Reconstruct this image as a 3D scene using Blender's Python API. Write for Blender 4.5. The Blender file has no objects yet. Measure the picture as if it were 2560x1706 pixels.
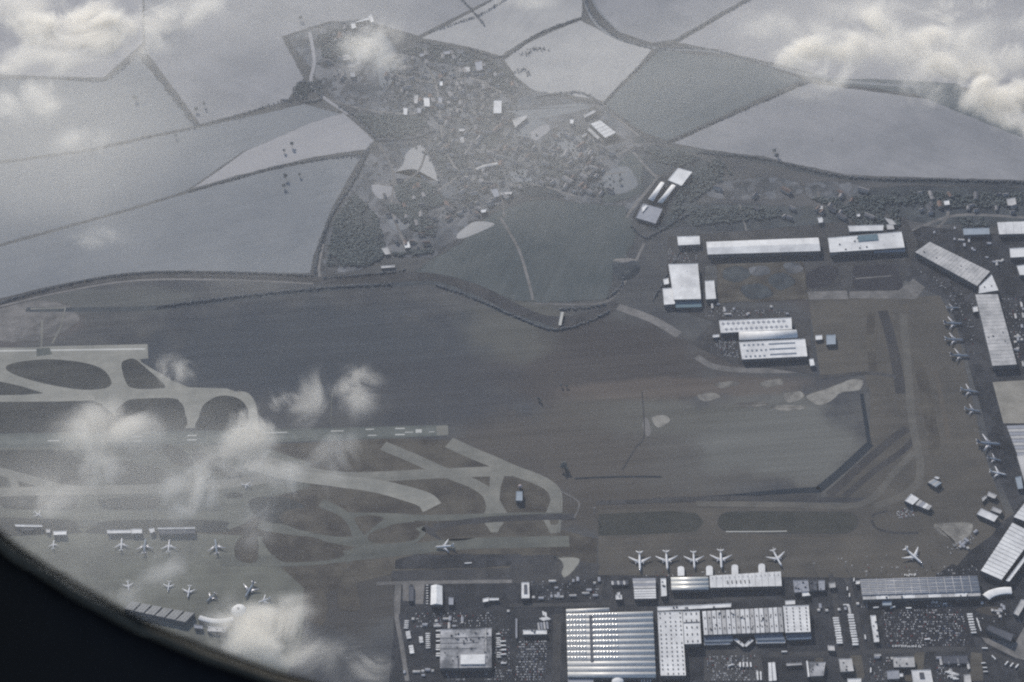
import bpy, math, random
from mathutils import Vector, Matrix, noise as mnoise
random.seed(7)
sc = bpy.context.scene
COL = sc.collection
# ---------------------------------------------------------------- camera
W0, H0 = 2560.0, 1706.0
FPX = 5000.0                      # focal length in photo pixels
PITCH, ROLL, ALT = math.radians(46.0), math.radians(-2.0), 4500.0
_R = Vector((1, 0, 0)); _U = Vector((0, math.sin(PITCH), math.cos(PITCH)))
_F = Vector((0, math.cos(PITCH), -math.sin(PITCH)))
CR = _R * math.cos(ROLL) + _U * math.sin(ROLL)
CU = -_R * math.sin(ROLL) + _U * math.cos(ROLL)
CAM = Vector((0, 0, ALT))
cd = bpy.data.cameras.new('camera')
cam = bpy.data.objects.new('camera', cd); COL.objects.link(cam)
m3 = Matrix((CR, CU, -_F)).transposed()
cam.matrix_world = Matrix.Translation(CAM) @ m3.to_4x4()
cd.sensor_width = 36.0; cd.lens = 36.0 * FPX / W0
cd.clip_start = 0.02; cd.clip_end = 60000.0
cd.dof.use_dof = True; cd.dof.focus_distance = 6200.0; cd.dof.aperture_fstop = 48.0
sc.camera = cam
# ---------------------------------------------------------------- sky, sun, exposure
SUN_EL, SUN_AZ = math.radians(29.0), math.radians(-20.0)     # azimuth: from +Y, negative = to the left of the view
w = bpy.data.worlds.new('World'); sc.world = w; w.use_nodes = True
nt = w.node_tree; nt.nodes.clear()
sky = nt.nodes.new('ShaderNodeTexSky'); sky.sky_type = 'NISHITA'; sky.sun_disc = False
sky.sun_elevation = SUN_EL; sky.sun_rotation = SUN_AZ; sky.altitude = 2000; sky.air_density = 1.0; sky.dust_density = 1.0
bg = nt.nodes.new('ShaderNodeBackground'); bg.inputs['Strength'].default_value = 0.115
wo = nt.nodes.new('ShaderNodeOutputWorld')
nt.links.new(sky.outputs[0], bg.inputs[0]); nt.links.new(bg.outputs[0], wo.inputs[0])
sl = bpy.data.lights.new('sun', 'SUN'); sl.energy = 5.0; sl.angle = math.radians(0.6); sl.color = (1.0, 0.93, 0.835)
so = bpy.data.objects.new('sun', sl); COL.objects.link(so)
sdir = Vector((math.sin(SUN_AZ) * math.cos(SUN_EL), math.cos(SUN_AZ) * math.cos(SUN_EL), math.sin(SUN_EL)))
so.rotation_euler = sdir.to_track_quat('Z', 'Y').to_euler(); so.location = (0, 0, 3000)
sc.view_settings.view_transform = 'Standard'; sc.view_settings.look = 'None'
sc.view_settings.exposure = 0.17; sc.view_settings.gamma = 1.0; sc.view_settings.use_curve_mapping = False
sc.render.engine = 'CYCLES'
cy = sc.cycles
cy.max_bounces = 8; cy.diffuse_bounces = 2; cy.glossy_bounces = 2; cy.transmission_bounces = 2
cy.volume_bounces = 6; cy.transparent_max_bounces = 48
cy.volume_step_rate = 1.0; cy.volume_max_steps = 160
cy.use_denoising = False; cy.filter_width = 2.2; cy.pixel_filter_type = 'BLACKMAN_HARRIS'
cy.caustics_reflective = False; cy.caustics_refractive = False
HAZE = 1.6e-5
# ---------------------------------------------------------------- helpers
def ray(px, py):
    return _F + CR * ((px - W0 / 2) / FPX) + CU * ((H0 / 2 - py) / FPX)
def G(px, py, z=0.0):
    """ground (or height z) point seen at photo pixel"""
    d = ray(px, py); t = (z - ALT) / d.z
    p = CAM + d * t
    return Vector((p.x, p.y, z))
def prs(s):
    return [tuple(float(v) for v in q.split(',')) for q in s.split()]
def T(c, r, s):   # photo tile c,r notes -> photo pixels
    return [(c * 640 + x / 2.7516, (0, 570, 1136)[r] + y / 2.7516) for x, y in prs(s)]
def D(s):
    return [(x * 1.088, y * 1.088) for x, y in prs(s)]
def tag(o, label=None, cat=None, group=None, kind=None):
    if label: o['label'] = label
    if cat: o['category'] = cat
    if group: o['group'] = group
    if kind: o['kind'] = kind
    return o
def link(name, me, mat=None, parent=None):
    o = bpy.data.objects.new(name, me); COL.objects.link(o)
    if mat is not None and not me.materials: me.materials.append(mat)
    if parent is not None: o.parent = parent
    return o
# ---------------------------------------------------------------- materials
MATS = {}
def srf(name, c, c2=None, scale=0.02, rough=0.9, metal=0.0, fine=0.15, big=0.0035, spec=0.06, fs=0.25, streak=None, cells=None, soft=False):
    """surface whose own colour wanders between c and c2, with fine grain; streak: (angle, amount) drill lines; cells: (size, amount) plots"""
    if name in MATS: return MATS[name]
    m = bpy.data.materials.new(name); m.use_nodes = True
    N, L = m.node_tree.nodes, m.node_tree.links
    b = N['Principled BSDF']; b.inputs['Roughness'].default_value = rough; b.inputs['Metallic'].default_value = metal
    b.inputs['Specular IOR Level'].default_value = spec
    c2 = c2 or tuple(x * 0.82 for x in c)
    geo = N.new('ShaderNodeNewGeometry')
    def noise(sc_, det, src=None, rg=.62):
        n = N.new('ShaderNodeTexNoise'); n.inputs['Scale'].default_value = sc_; n.inputs['Detail'].default_value = det; n.inputs['Roughness'].default_value = rg
        L.new(src or geo.outputs['Position'], n.inputs['Vector']); return n.outputs['Fac']
    def rng(v, a, b_, lo, hi, smooth=False):
        r_ = N.new('ShaderNodeMapRange'); r_.inputs['From Min'].default_value = a; r_.inputs['From Max'].default_value = b_
        r_.inputs['To Min'].default_value = lo; r_.inputs['To Max'].default_value = hi
        if smooth: r_.interpolation_type = 'SMOOTHSTEP'
        L.new(v, r_.inputs['Value']); return r_.outputs[0]
    def op(o_, a, b_):
        q = N.new('ShaderNodeMath'); q.operation = o_
        for k, x in enumerate((a, b_)):
            if isinstance(x, (int, float)): q.inputs[k].default_value = x
            else: L.new(x, q.inputs[k])
        return q.outputs[0]
    fac = rng(op('ADD', noise(scale, 9), noise(big, 4)), 0.82, 1.18, 0, 1)
    mx = N.new('ShaderNodeMix'); mx.data_type = 'RGBA'; mx.inputs['A'].default_value = (*c, 1); mx.inputs['B'].default_value = (*c2, 1)
    L.new(fac, mx.inputs['Factor'])
    amp = rng(noise(fs, 4), 0.3, 0.7, 1 - fine, 1 + fine)
    if streak:
        mp = N.new('ShaderNodeMapping'); mp.inputs['Rotation'].default_value = (0, 0, math.radians(-streak[0])); L.new(geo.outputs['Position'], mp.inputs['Vector'])
        m2 = N.new('ShaderNodeMapping'); m2.inputs['Scale'].default_value = (.0018, .045, 1); L.new(mp.outputs[0], m2.inputs['Vector'])
        amp = op('MULTIPLY', amp, rng(noise(1.0, 5, m2.outputs[0]), .3, .7, 1 - streak[1], 1 + streak[1]))
    if cells:
        nv = N.new('ShaderNodeVectorMath'); nv.operation = 'SCALE'; nv.inputs['Scale'].default_value = 1 / cells[0]; L.new(geo.outputs['Position'], nv.inputs[0])
        vo = N.new('ShaderNodeTexVoronoi'); vo.distance = 'CHEBYCHEV' if len(cells) > 2 else 'MANHATTAN'; vo.inputs['Scale'].default_value = 1; vo.inputs['Randomness'].default_value = .9
        rt = N.new('ShaderNodeMapping'); rt.inputs['Rotation'].default_value = (0, 0, cells[2] if len(cells) > 2 else .5); rt.inputs['Scale'].default_value = (1, 1, 0); L.new(nv.outputs[0], rt.inputs['Vector'])
        L.new(rt.outputs[0], vo.inputs['Vector'])
        sp = N.new('ShaderNodeSeparateColor'); L.new(vo.outputs['Color'], sp.inputs[0])
        amp = op('MULTIPLY', amp, rng(sp.outputs[0], 0, 1, 1 - cells[1], 1 + cells[1]))
    vs = N.new('ShaderNodeVectorMath'); vs.operation = 'SCALE'; L.new(mx.outputs['Result'], vs.inputs[0]); L.new(amp, vs.inputs['Scale'])
    L.new(vs.outputs[0], b.inputs['Base Color'])
    if soft:      # ragged growing edge: the surface gives way to what lies below near its outline
        at = N.new('ShaderNodeAttribute'); at.attribute_name = 'edge'
        e = at.outputs['Fac']; k = op('MULTIPLY', rng(op('ADD', e, op('MULTIPLY', op('ADD', noise(.018, 8), -.5), 1.7)), .2, .8, 0, 1, True), rng(e, 0, .25, 0, 1, True))
        tr = N.new('ShaderNodeBsdfTransparent'); ms = N.new('ShaderNodeMixShader'); L.new(k, ms.inputs[0]); L.new(tr.outputs[0], ms.inputs[1]); L.new(b.outputs[0], ms.inputs[2])
        out = [n for n in N if n.type == 'OUTPUT_MATERIAL'][0]; L.new(ms.outputs[0], out.inputs['Surface'])
    MATS[name] = m; ARGS[m.name] = None; return m
ARGS = {}
def mk(name, *a, **k):
    h = srf(name, *a, **k); k2 = dict(k); k2['soft'] = True; SOFTM[h.name] = (name + '_feathered', a, k2); return h
SOFTM = {}
SOIL = mk('soil_field', (.30, .295, .30), (.255, .255, .265), .006, fine=.05, streak=(25, .05))
SOILB = mk('soil_field_blue', (.262, .262, .270), (.20, .204, .214), .006, fine=.05, streak=(-35, .05))
SOILD = mk('soil_field_dark', (.185, .195, .205), (.15, .162, .175), .006, fine=.05, streak=(15, .05))
PALE = mk('stubble_field', (.36, .355, .345), (.29, .29, .29), .008, fine=.05, streak=(60, .05))
GREEN = mk('winter_crop', (.088, .103, .110), (.112, .125, .130), .008, fine=.08, streak=(35, .10))
GREEN2 = mk('meadow', (.060, .072, .075), (.085, .095, .095), .012, fine=.15, streak=(70, .12))
GRASS = mk('airfield_grass', (.040, .042, .042), (.066, .066, .060), .012, fine=.22, streak=(2, .16))
GRASSB = mk('rough_grass_brown', (.050, .045, .040), (.092, .084, .070), .014, fine=.25, streak=(2, .16))
GRASSP = mk('dry_grass', (.108, .111, .107), (.078, .079, .077), .006, fine=.18, streak=(3, .10), big=.002)
CONC = mk('pale_concrete', (.27, .265, .235), (.20, .20, .18), .02, fine=.10, streak=(2, .08))
CONC2 = mk('taxiway_concrete', (.215, .21, .185), (.15, .15, .135), .02, fine=.12, streak=(2, .10))
TAXT = mk('worn_taxiway', (.125, .128, .112), (.088, .092, .084), .015, fine=.15, streak=(2, .15))
APR = mk('brown_apron_concrete', (.093, .085, .073), (.066, .062, .056), .010, fine=.15, streak=(2, .13))
APRG = mk('grey_apron_concrete', (.145, .148, .125), (.11, .112, .098), .015, fine=.14, streak=(2, .12))
RWY = mk('runway_asphalt', (.115, .125, .115), (.086, .095, .090), .02, fine=.12, streak=(2, .15))
ASPH = mk('asphalt', (.020, .022, .027), (.042, .043, .047), .025, fine=.35, cells=(38, .35, 0.03))
ASPHM = mk('worn_asphalt', (.060, .059, .059), (.040, .041, .045), .03, fine=.25, cells=(45, .18, 0.03))
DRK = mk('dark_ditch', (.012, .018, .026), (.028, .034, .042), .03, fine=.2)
DIRT = mk('bare_earth', (.26, .25, .225), (.10, .095, .088), .03, fine=.3)
TRACK = mk('dirt_track', (.19, .182, .175), (.10, .098, .096), .03, fine=.25)
VILL = mk('village_gardens', (.060, .068, .078), (.120, .122, .128), .02, fine=.35, big=.006, cells=(34, .45))
SCRUB = mk('dark_scrub', (.034, .041, .050), (.062, .070, .074), .02, fine=.35, cells=(60, .2))
PAINT = mk('white_paint', (.50, .50, .47), fine=.1)
# ---------------------------------------------------------------- ground
def soft_ground():
    m = srf('ground_soil', (.050, .053, .059), (.085, .086, .085), .008, fine=.25, streak=(3, .16))
    N, L = m.node_tree.nodes, m.node_tree.links
    vs = [n for n in N if n.type == 'VECT_MATH' and n.outputs[0].links and n.outputs[0].links[0].to_socket.name == 'Base Color'][0]; src = vs.inputs[0].links[0].from_socket
    geo = [n for n in N if n.type == 'NEW_GEOMETRY'][0]
    dn = N.new('ShaderNodeTexNoise'); dn.inputs['Scale'].default_value = .006; dn.inputs['Detail'].default_value = 6
    L.new(geo.outputs['Position'], dn.inputs['Vector'])
    for x, y, rx, ry, col, k in SOFT:
        c = G(x * 1.088, y * 1.088); a = G((x + rx) * 1.088, y * 1.088); b = G(x * 1.088, (y - ry) * 1.088)
        mp = N.new('ShaderNodeMapping'); mp.vector_type = 'POINT'
        sx, sy = 1 / max(1, (a - c).length), 1 / max(1, (b - c).length)
        mp.inputs['Scale'].default_value = (sx, sy, 0); mp.inputs['Location'].default_value = (-c.x * sx, -c.y * sy, 0)
        L.new(geo.outputs['Position'], mp.inputs['Vector'])
        ln = N.new('ShaderNodeVectorMath'); ln.operation = 'LENGTH'; L.new(mp.outputs[0], ln.inputs[0])
        ad = N.new('ShaderNodeMath'); ad.operation = 'MULTIPLY_ADD'; ad.inputs[1].default_value = 1.6; L.new(dn.outputs['Fac'], ad.inputs[0]); L.new(ln.outputs['Value'], ad.inputs[2])
        mr = N.new('ShaderNodeMapRange'); mr.interpolation_type = 'SMOOTHSTEP'
        mr.inputs['From Min'].default_value = 1.45; mr.inputs['From Max'].default_value = 2.0
        mr.inputs['To Min'].default_value = k; mr.inputs['To Max'].default_value = 0; L.new(ad.outputs[0], mr.inputs['Value'])
        mx = N.new('ShaderNodeMix'); mx.data_type = 'RGBA'; mx.inputs['B'].default_value = (*col, 1)
        L.new(src, mx.inputs['A']); L.new(mr.outputs[0], mx.inputs['Factor']); src = mx.outputs['Result']
    L.new(src, vs.inputs[0]); return m
SOFT = [(1390, 860, 330, 110, (.060, .053, .050), .8), (1180, 760, 140, 70, (.095, .095, .085), .8), (1600, 1030, 430, 130, (.098, .093, .084), .8), (1780, 1010, 200, 95, (.132, .134, .124), .85),
        (1480, 960, 260, 40, (.11, .11, .098), .7), (1400, 770, 160, 50, (.050, .046, .046), .8), (700, 800, 420, 110, (.046, .053, .062), .8),
        (1600, 890, 300, 25, (.12, .10, .085), .6), (1250, 1050, 260, 120, (.078, .070, .062), .8), (1000, 900, 200, 80, (.050, .052, .058), .7),
        (60, 740, 120, 50, (.12, .105, .10), .8), (250, 690, 260, 30, (.10, .105, .10), .7), (1900, 480, 300, 70, (.085, .085, .088), .8),
        (1700, 500, 160, 40, (.040, .046, .056), .9), (1500, 1180, 300, 60, (.072, .064, .055), .8), (800, 1330, 300, 120, (.055, .05, .045), .7),
        (1850, 650, 130, 60, (.058, .05, .05), .8), (2150, 1250, 300, 90, (.10, .085, .068), .7), (1700, 790, 60, 40, (.05, .05, .055), .6)]
def box_mesh(name, x0, x1, y0, y1, z0, z1):
    me = bpy.data.meshes.new(name)
    v = [(x, y, z) for z in (z0, z1) for y in (y0, y1) for x in (x0, x1)]
    me.from_pydata(v, [], [(0,2,3,1),(4,5,7,6),(0,1,5,4),(2,6,7,3),(0,4,6,2),(1,3,7,5)]); return me
tag(link('ground', box_mesh('ground', -15000, 15000, -9000, 21000, -1.5, 0), soft_ground()), kind='structure')
BB = []
def layer(v, step=.008):
    """height just above whatever sheets this outline overlaps"""
    x0, x1, y0, y1 = min(p[0] for p in v), max(p[0] for p in v), min(p[1] for p in v), max(p[1] for p in v)
    z = .02
    for a0, a1, b0, b1, zz in BB:
        if a0 < x1 and x0 < a1 and b0 < y1 and y0 < b1: z = max(z, zz + step)
    BB.append((x0, x1, y0, y1, z)); return z
def crom(P, closed, n=6):
    out = []; k = len(P)
    for i in range(k if closed else k - 1):
        p0 = P[(i - 1) % k] if closed or i else P[0]; p1 = P[i]; p2 = P[(i + 1) % k]
        p3 = P[(i + 2) % k] if closed or i + 2 < k else P[-1]
        for j in range(n):
            t = j / n
            out.append(tuple(0.5 * (2 * b + (c - a) * t + (2 * a - 5 * b + 4 * c - d) * t * t + (3 * b - a - 3 * c + d) * t ** 3) for a, b, c, d in zip(p0, p1, p2, p3)))
    if not closed: out.append(P[-1])
    return out
def sheet(name, pts, mat, smooth=False, kind='structure', wob=0, soft=0):
    if smooth: pts = crom(pts, True)
    v = [tuple(G(x, y, 0)[:2]) for x, y in pts]; z = layer(v)
    if wob:
        o = []
        for i in range(len(v)):
            a, b = v[i], v[(i + 1) % len(v)]; n = max(1, int(math.dist(a, b) / 60))
            for j in range(n):
                p = Vector((a[0] + (b[0] - a[0]) * j / n, a[1] + (b[1] - a[1]) * j / n, 0)); q = mnoise.noise_vector(p * .01) * wob
                o.append((p.x + q.x, p.y + q.y))
        v = o
    me = bpy.data.meshes.new(name); me.from_pydata([(x, y, z) for x, y in v], [], [tuple(range(len(v)))])
    import bmesh
    bm = bmesh.new(); bm.from_mesh(me)
    if soft:
        if mat.name in SOFTM: nm, a_, k_ = SOFTM[mat.name]; mat = srf(nm, *a_, **k_)
        bm.faces.ensure_lookup_table(); bm.normal_update(); ff = bm.faces[0]; soft = min(soft, .42 * ff.calc_area() / ff.calc_perimeter())
        bmesh.ops.inset_individual(bm, faces=bm.faces[:], thickness=soft, use_even_offset=True)
        lay = bm.verts.layers.float.new('edge')
        bm.verts.ensure_lookup_table(); hull = {vv for e in bm.edges if len(e.link_faces) == 1 for vv in e.verts}
        for vv in bm.verts: vv[lay] = 0.0 if vv in hull else 1.0; vv.co.z = z
    bmesh.ops.triangulate(bm, faces=bm.faces[:], ngon_method='EAR_CLIP')
    bm.normal_update()
    for f in bm.faces:
        if f.normal.z < 0: f.normal_flip()
    bm.to_mesh(me); bm.free()
    return tag(link(name, me, mat), kind=kind)
def ribbon(name, pts, width, mat, smooth=True, kind='structure', taper=None):
    if smooth: pts = crom(pts, False, 8)
    P = [G(x, y, 0) for x, y in pts]; v = []; z = layer([p[:2] for p in P])
    for i, p in enumerate(P):
        d = (P[min(i + 1, len(P) - 1)] - P[max(i - 1, 0)]).normalized(); n = Vector((-d.y, d.x, 0))
        w_ = width / 2 if taper is None else (width + (taper - width) * i / (len(P) - 1)) / 2
        v += [(p + n * w_ + Vector((0, 0, z)))[:], (p - n * w_ + Vector((0, 0, z)))[:]]
    me = bpy.data.meshes.new(name); me.from_pydata(v, [], [(2 * i, 2 * i + 1, 2 * i + 3, 2 * i + 2) for i in range(len(P) - 1)])
    return tag(link(name, me, mat), kind=kind)
# fields beyond the airport
FS = 'field'
sheet(FS, D('-500,-300 330,-300 330,100 240,180 110,178 0,172 -500,172'), SOIL, soft=9)
sheet(FS, D('-500,176 110,182 240,185 316,122 455,290 200,345 -500,440'), SOILD, soft=9)
sheet(FS, D('333,118 320,-300 1130,-300 1130,0 960,85 880,60 760,50 650,85 700,180 660,235 458,288'), SOILB, soft=9)
sheet(FS, D('-500,445 200,348 457,292 700,238 790,262 560,350 430,440 300,480 -500,700'), SOILD, soft=9)
sheet(FS, D('432,438 560,348 700,285 790,258 862,322 842,345 730,362 620,386'), SOIL, wob=6, soft=9)
sheet(FS, D('430,443 620,391 740,366 838,352 770,470 722,590 716,630 450,628 250,642 0,690 -500,760 -500,705 300,482'), SOILD, soft=9)
sheet(FS, D('965,88 1133,0 1160,-300 1350,-300 1338,40 1255,70 1200,100 1150,130 1070,108'), PALE, wob=5, soft=9)
sheet(FS, D('1153,137 1212,100 1262,74 1335,45 1400,82 1505,112 1388,236 1300,218 1240,220 1180,175'), PALE, wob=6, soft=9)
sheet(FS, D('1372,-300 1730,-300 1712,0 1550,92 1500,100 1420,75 1375,30 1362,0'), SOILB, wob=4, soft=9)
sheet(FS, D('1556,98 1718,2 1735,-300 3000,-300 3000,290 2100,190 1900,182 1842,162 1700,130'), SOIL, wob=4, soft=9)
sheet(FS, D('1512,113 1700,134 1852,182 1700,250 1535,325 1480,308 1384,243'), GREEN, wob=6, soft=9)
sheet(FS, D('1540,330 1700,256 1858,190 2100,222 3000,340 3000,460 2353,417 1950,405 1750,362 1620,345'), SOILB, wob=4, soft=9)
sheet(FS, D('1860,186 2000,180 2200,190 2250,230 2353,300 2353,320 2100,218'), GREEN, wob=5, soft=9)
# village ground, meadow and woodland floors
sheet('village_ground', D('650,85 760,48 830,38 885,60 900,120 960,90 1070,112 1150,135 1210,200 1390,238 1480,312 1560,350 1620,400 1560,470 1440,520 1230,440 1140,480 1000,600 890,590 830,630 730,632 745,540 800,420 862,330 780,250 720,180'), VILL, wob=10, soft=22)
sheet('meadow', D('1050,560 1110,500 1150,480 1230,455 1440,470 1470,540 1420,620 1400,690 1290,700 1180,695 1060,655 940,630 1000,590'), GREEN2, wob=8, soft=16)
sheet('woodland_floor', D('800,262 960,268 990,290 940,320 865,320'), SCRUB, wob=8, soft=16)
sheet('woodland_floor', D('770,500 815,440 870,500 890,590 840,615 745,615'), SCRUB, wob=8, soft=16)
sheet('field', D('930,350 975,335 1010,415 980,415 950,395 905,400 925,375'), PALE, True, soft=16)
sheet('field', D('1050,535 1090,508 1130,510 1135,520 1080,545 1050,550'), PALE, True, soft=16)
sheet('field', D('852,425 905,425 910,445 870,460'), SOIL, True, soft=16)
sheet('field', D('905,425 950,405 1000,430 1020,470 960,490 915,460'), SCRUB, True, soft=16)
sheet('field', D('885,495 935,495 940,525 900,530'), SOILD, True, soft=16)
sheet('field', D('1160,305 1200,262 1260,285 1230,325'), SOILD, True, soft=16)
sheet('field', D('1490,440 1500,380 1450,350 1400,400 1380,470'), GREEN2, True, soft=16)
sheet('field', D('1310,330 1395,250 1480,320 1375,375'), VILL, soft=16)
sheet('village_ground', D('905,150 1060,120 1180,200 1190,300 1140,420 1040,440 960,330 900,300 880,220'), VILL, soft=30)
for p_, m_ in (('845,80 880,75 915,120 905,190 870,200 860,140', SOILD), ('1155,250 1240,245 1330,235 1360,250 1240,275 1170,262', SOILD), ('1130,235 1165,240 1150,262 1132,258', GREEN), ('1215,305 1255,285 1265,300 1232,325', SOIL), ('1290,300 1360,330 1330,370 1270,355 1270,320', SOILD), ('1170,395 1215,390 1225,415 1180,420', SOILD), ('1060,450 1100,445 1100,470 1062,470', SCRUB),
               ('1000,320 1060,330 1080,390 1040,420 1000,380', SCRUB), ('1100,260 1150,280 1145,340 1105,330', SCRUB), ('1180,420 1260,430 1300,455 1200,450', SCRUB), ('1240,350 1300,380 1290,410 1240,400', SCRUB), ('780,95 830,90 850,130 800,160', SOILB), ('1020,120 1080,125 1085,150 1030,150', SOILD), ('1380,400 1440,380 1470,430 1400,450', SOILD), ('890,500 940,500 945,520 900,525', SOILD), ('930,545 990,540 1000,570 940,578', VILL)):
    sheet('garden_plot', D(p_), m_, True, soft=14)
for p_ in ('745,225 830,250 940,262 1010,250 1100,262 1150,300', '1010,250 1020,330 1060,400 1140,430 1160,500', '960,110 1000,190 1010,250', '1100,262 1130,220 1190,205', '1150,300 1230,330 1300,380 1370,400 1440,395', '1140,430 1230,425 1320,450', '1300,380 1340,330 1400,290', '870,330 905,400 900,480 930,560', '1060,400 1000,440 950,450', '900,170 1000,190 1080,180 1150,210', '860,420 905,425 960,395 980,340'):
    ribbon('street', D(p_), 8, TRACK)
# quarter of soft scrub on the far side of the motorway
sheet('scrub', D('1480,345 1560,345 1640,380 1620,440 1560,520 1480,520'), SCRUB, True, soft=16)
sheet('scrub', D('1580,470 1800,470 1950,480 1900,530 1600,530'), SCRUB, True, wob=10, soft=16)
sheet('scrub', D('2000,430 2353,430 2500,440 2500,520 2200,520 2050,500'), SCRUB, True, wob=10, soft=16)
sheet('rough_ground', D('1850,420 1960,415 1990,450 1900,470 1850,450'), VILL, True, wob=8, soft=16)
sheet('rough_ground', D('1620,420 1760,405 1840,420 1830,455 1640,460'), VILL, True, wob=8, soft=16)
sheet('rough_ground', D('0,705 130,690 190,730 120,780 0,790 -100,760'), TRACK, True, wob=12, soft=16)
# roads
ribbon('motorway', D('-200,735 0,697 120,668 300,637 500,634 720,642 900,638 1000,640 1100,668 1180,708 1260,738 1350,730 1420,700'), 44, ASPHM)
ribbon('road_verge', D('-200,742 0,704 120,676 300,646 500,643 720,652'), 8, TRACK)
ribbon('road', D('60,712 350,708 600,680 780,662 900,655 1000,652 1080,680 1170,722 1270,757'), 20, SCRUB)
ribbon('road', D('728,636 728,600 760,500 810,420 848,340'), 14, SCRUB)
ribbon('road', D('735,636 733,612 742,560'), 8, TRACK)
ribbon('road', D('712,75 722,140 715,190 745,225 800,262'), 12, SOIL)
ribbon('road', D('330,122 420,60 540,-20 700,-120'), 12, SOILD)
ribbon('road', D('240,60 330,30 430,-20 520,-90'), 12, PALE)
ribbon('road', D('1345,-60 1350,20 1400,80 1500,110 1640,118 1760,150 1850,170 1950,188 2120,200'), 14, SOILD)
ribbon('road', D('1362,-60 1366,10 1420,70'), 8, SOILD)
ribbon('road', D('1500,340 1640,352 1760,372 1950,410 2353,425 2700,440'), 18, SCRUB)
ribbon('road', D('1150,500 1190,570 1210,630 1225,690'), 9, TRACK)
ribbon('road', D('1225,698 1330,700 1400,690 1440,640 1480,560'), 9, TRACK)
ribbon('road', D('1400,258 1440,290 1475,318'), 8, TRACK)
ribbon('road', D('1480,322 1410,360 1350,375'), 8, TRACK)
ribbon('road', D('1455,350 1500,400 1510,410 1460,470 1440,500'), 10, TRACK)
ribbon('road', D('1420,705 1500,735 1560,770'), 30, TRACK)
ribbon('road', D('1600,820 1650,845 1750,852 1860,850'), 22, TRACK)
ribbon('road', D('2353,500 2200,495 2100,530 2050,560'), 12, TRACK)
ribbon('road', D('2180,440 2175,500 2130,545'), 10, TRACK)
ribbon('road', D('1880,440 1885,500 1890,560'), 10, TRACK)
ribbon('road', D('1700,470 1715,530'), 6, TRACK)
ribbon('service_road', D('70,710 150,708 140,750 120,790'), 6, CONC2, False)
ribbon('service_road', D('97,735 95,800'), 6, CONC2, False)
ribbon('service_road', D('222,850 212,960 165,1110'), 6, CONC2, False)
ribbon('service_road', D('763,905 760,975'), 3, TAXT, False)
# farther runway with its pavement and grass islands (left)
sheet('runway', T(0, 1, '-1200,835 250,823 345,815 1015,800 1020,898 960,905 980,930 1180,1048 1300,1098 1560,1105 1690,1150 1761,1235 1761,1370 -1200,1420'), CONC)
sheet('taxiway', T(1, 1, '-180,1160 -70,1130 0,1220 0,1400 -180,1400'), CONC, True)
I = lambda s: sheet('grass_island', T(0, 1, s), GRASS, True)
I('40,960 120,925 330,905 560,925 700,970 760,1040 760,1085 700,1108 540,1112 300,1070 100,1010')
sheet('grass_island', T(0, 1, '-1200,1010 0,1058 150,1090 300,1138 150,1150 -1200,1165'), GRASS)
I('835,940 880,905 930,905 1000,960 1135,1085 1080,1105 930,1105 870,1070')
sheet('grass_island', T(0, 1, '-1200,1205 400,1195 640,1188 700,1215 790,1290 800,1370 740,1400 -1200,1420'), GRASS)
I('800,1260 860,1200 930,1178 1180,1172 1240,1200 1270,1260 1255,1385 880,1395 800,1340')
I('1370,1300 1400,1220 1480,1165 1560,1155 1650,1180 1705,1250 1700,1340 1640,1380 1360,1385')
sheet('runway_stripe', T(0, 1, '-1200,858 1000,828 1000,838 -1200,868'), PAINT)
sheet('asphalt_patch', T(0, 1, '250,832 340,826 360,870 250,886'), RWY)
# nearer runway
sheet('runway_shoulder', D('-400,1002 500,990 1030,977 1030,1001 880,1008 500,1022 -400,1048'), RWY)
sheet('runway', D('-400,1008 500,996 1030,981 1030,998 500,1013 -400,1028'), srf('runway_asphalt_worn', (.145, .155, .142), (.105, .115, .108), .02, streak=(2, .2)))
sheet('runway_threshold', D('1003,979 1029,978 1030,1000 1004,1001'), CONC2)
for a in ((955, 987, 14, 8), (908, 984, 22, 2.5), (908, 998, 22, 2.5), (840, 986, 20, 2), (845, 1000, 20, 2), (760, 990, 30, 2), (600, 994, 60, 2), (300, 1003, 26, 2.5), (300, 1013, 26, 2.5), (430, 1000, 22, 2.5), (430, 1010, 22, 2.5), (985, 992, 14, 1.5), (930, 993, 20, 1.5), (110, 1012, 26, 2.5)):
    x, y, w_, h_ = a
    sheet('runway_marking', D(f'{x},{y} {x+w_},{y-w_*.02} {x+w_},{y+h_-w_*.02} {x},{y+h_}'), PAINT)
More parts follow.
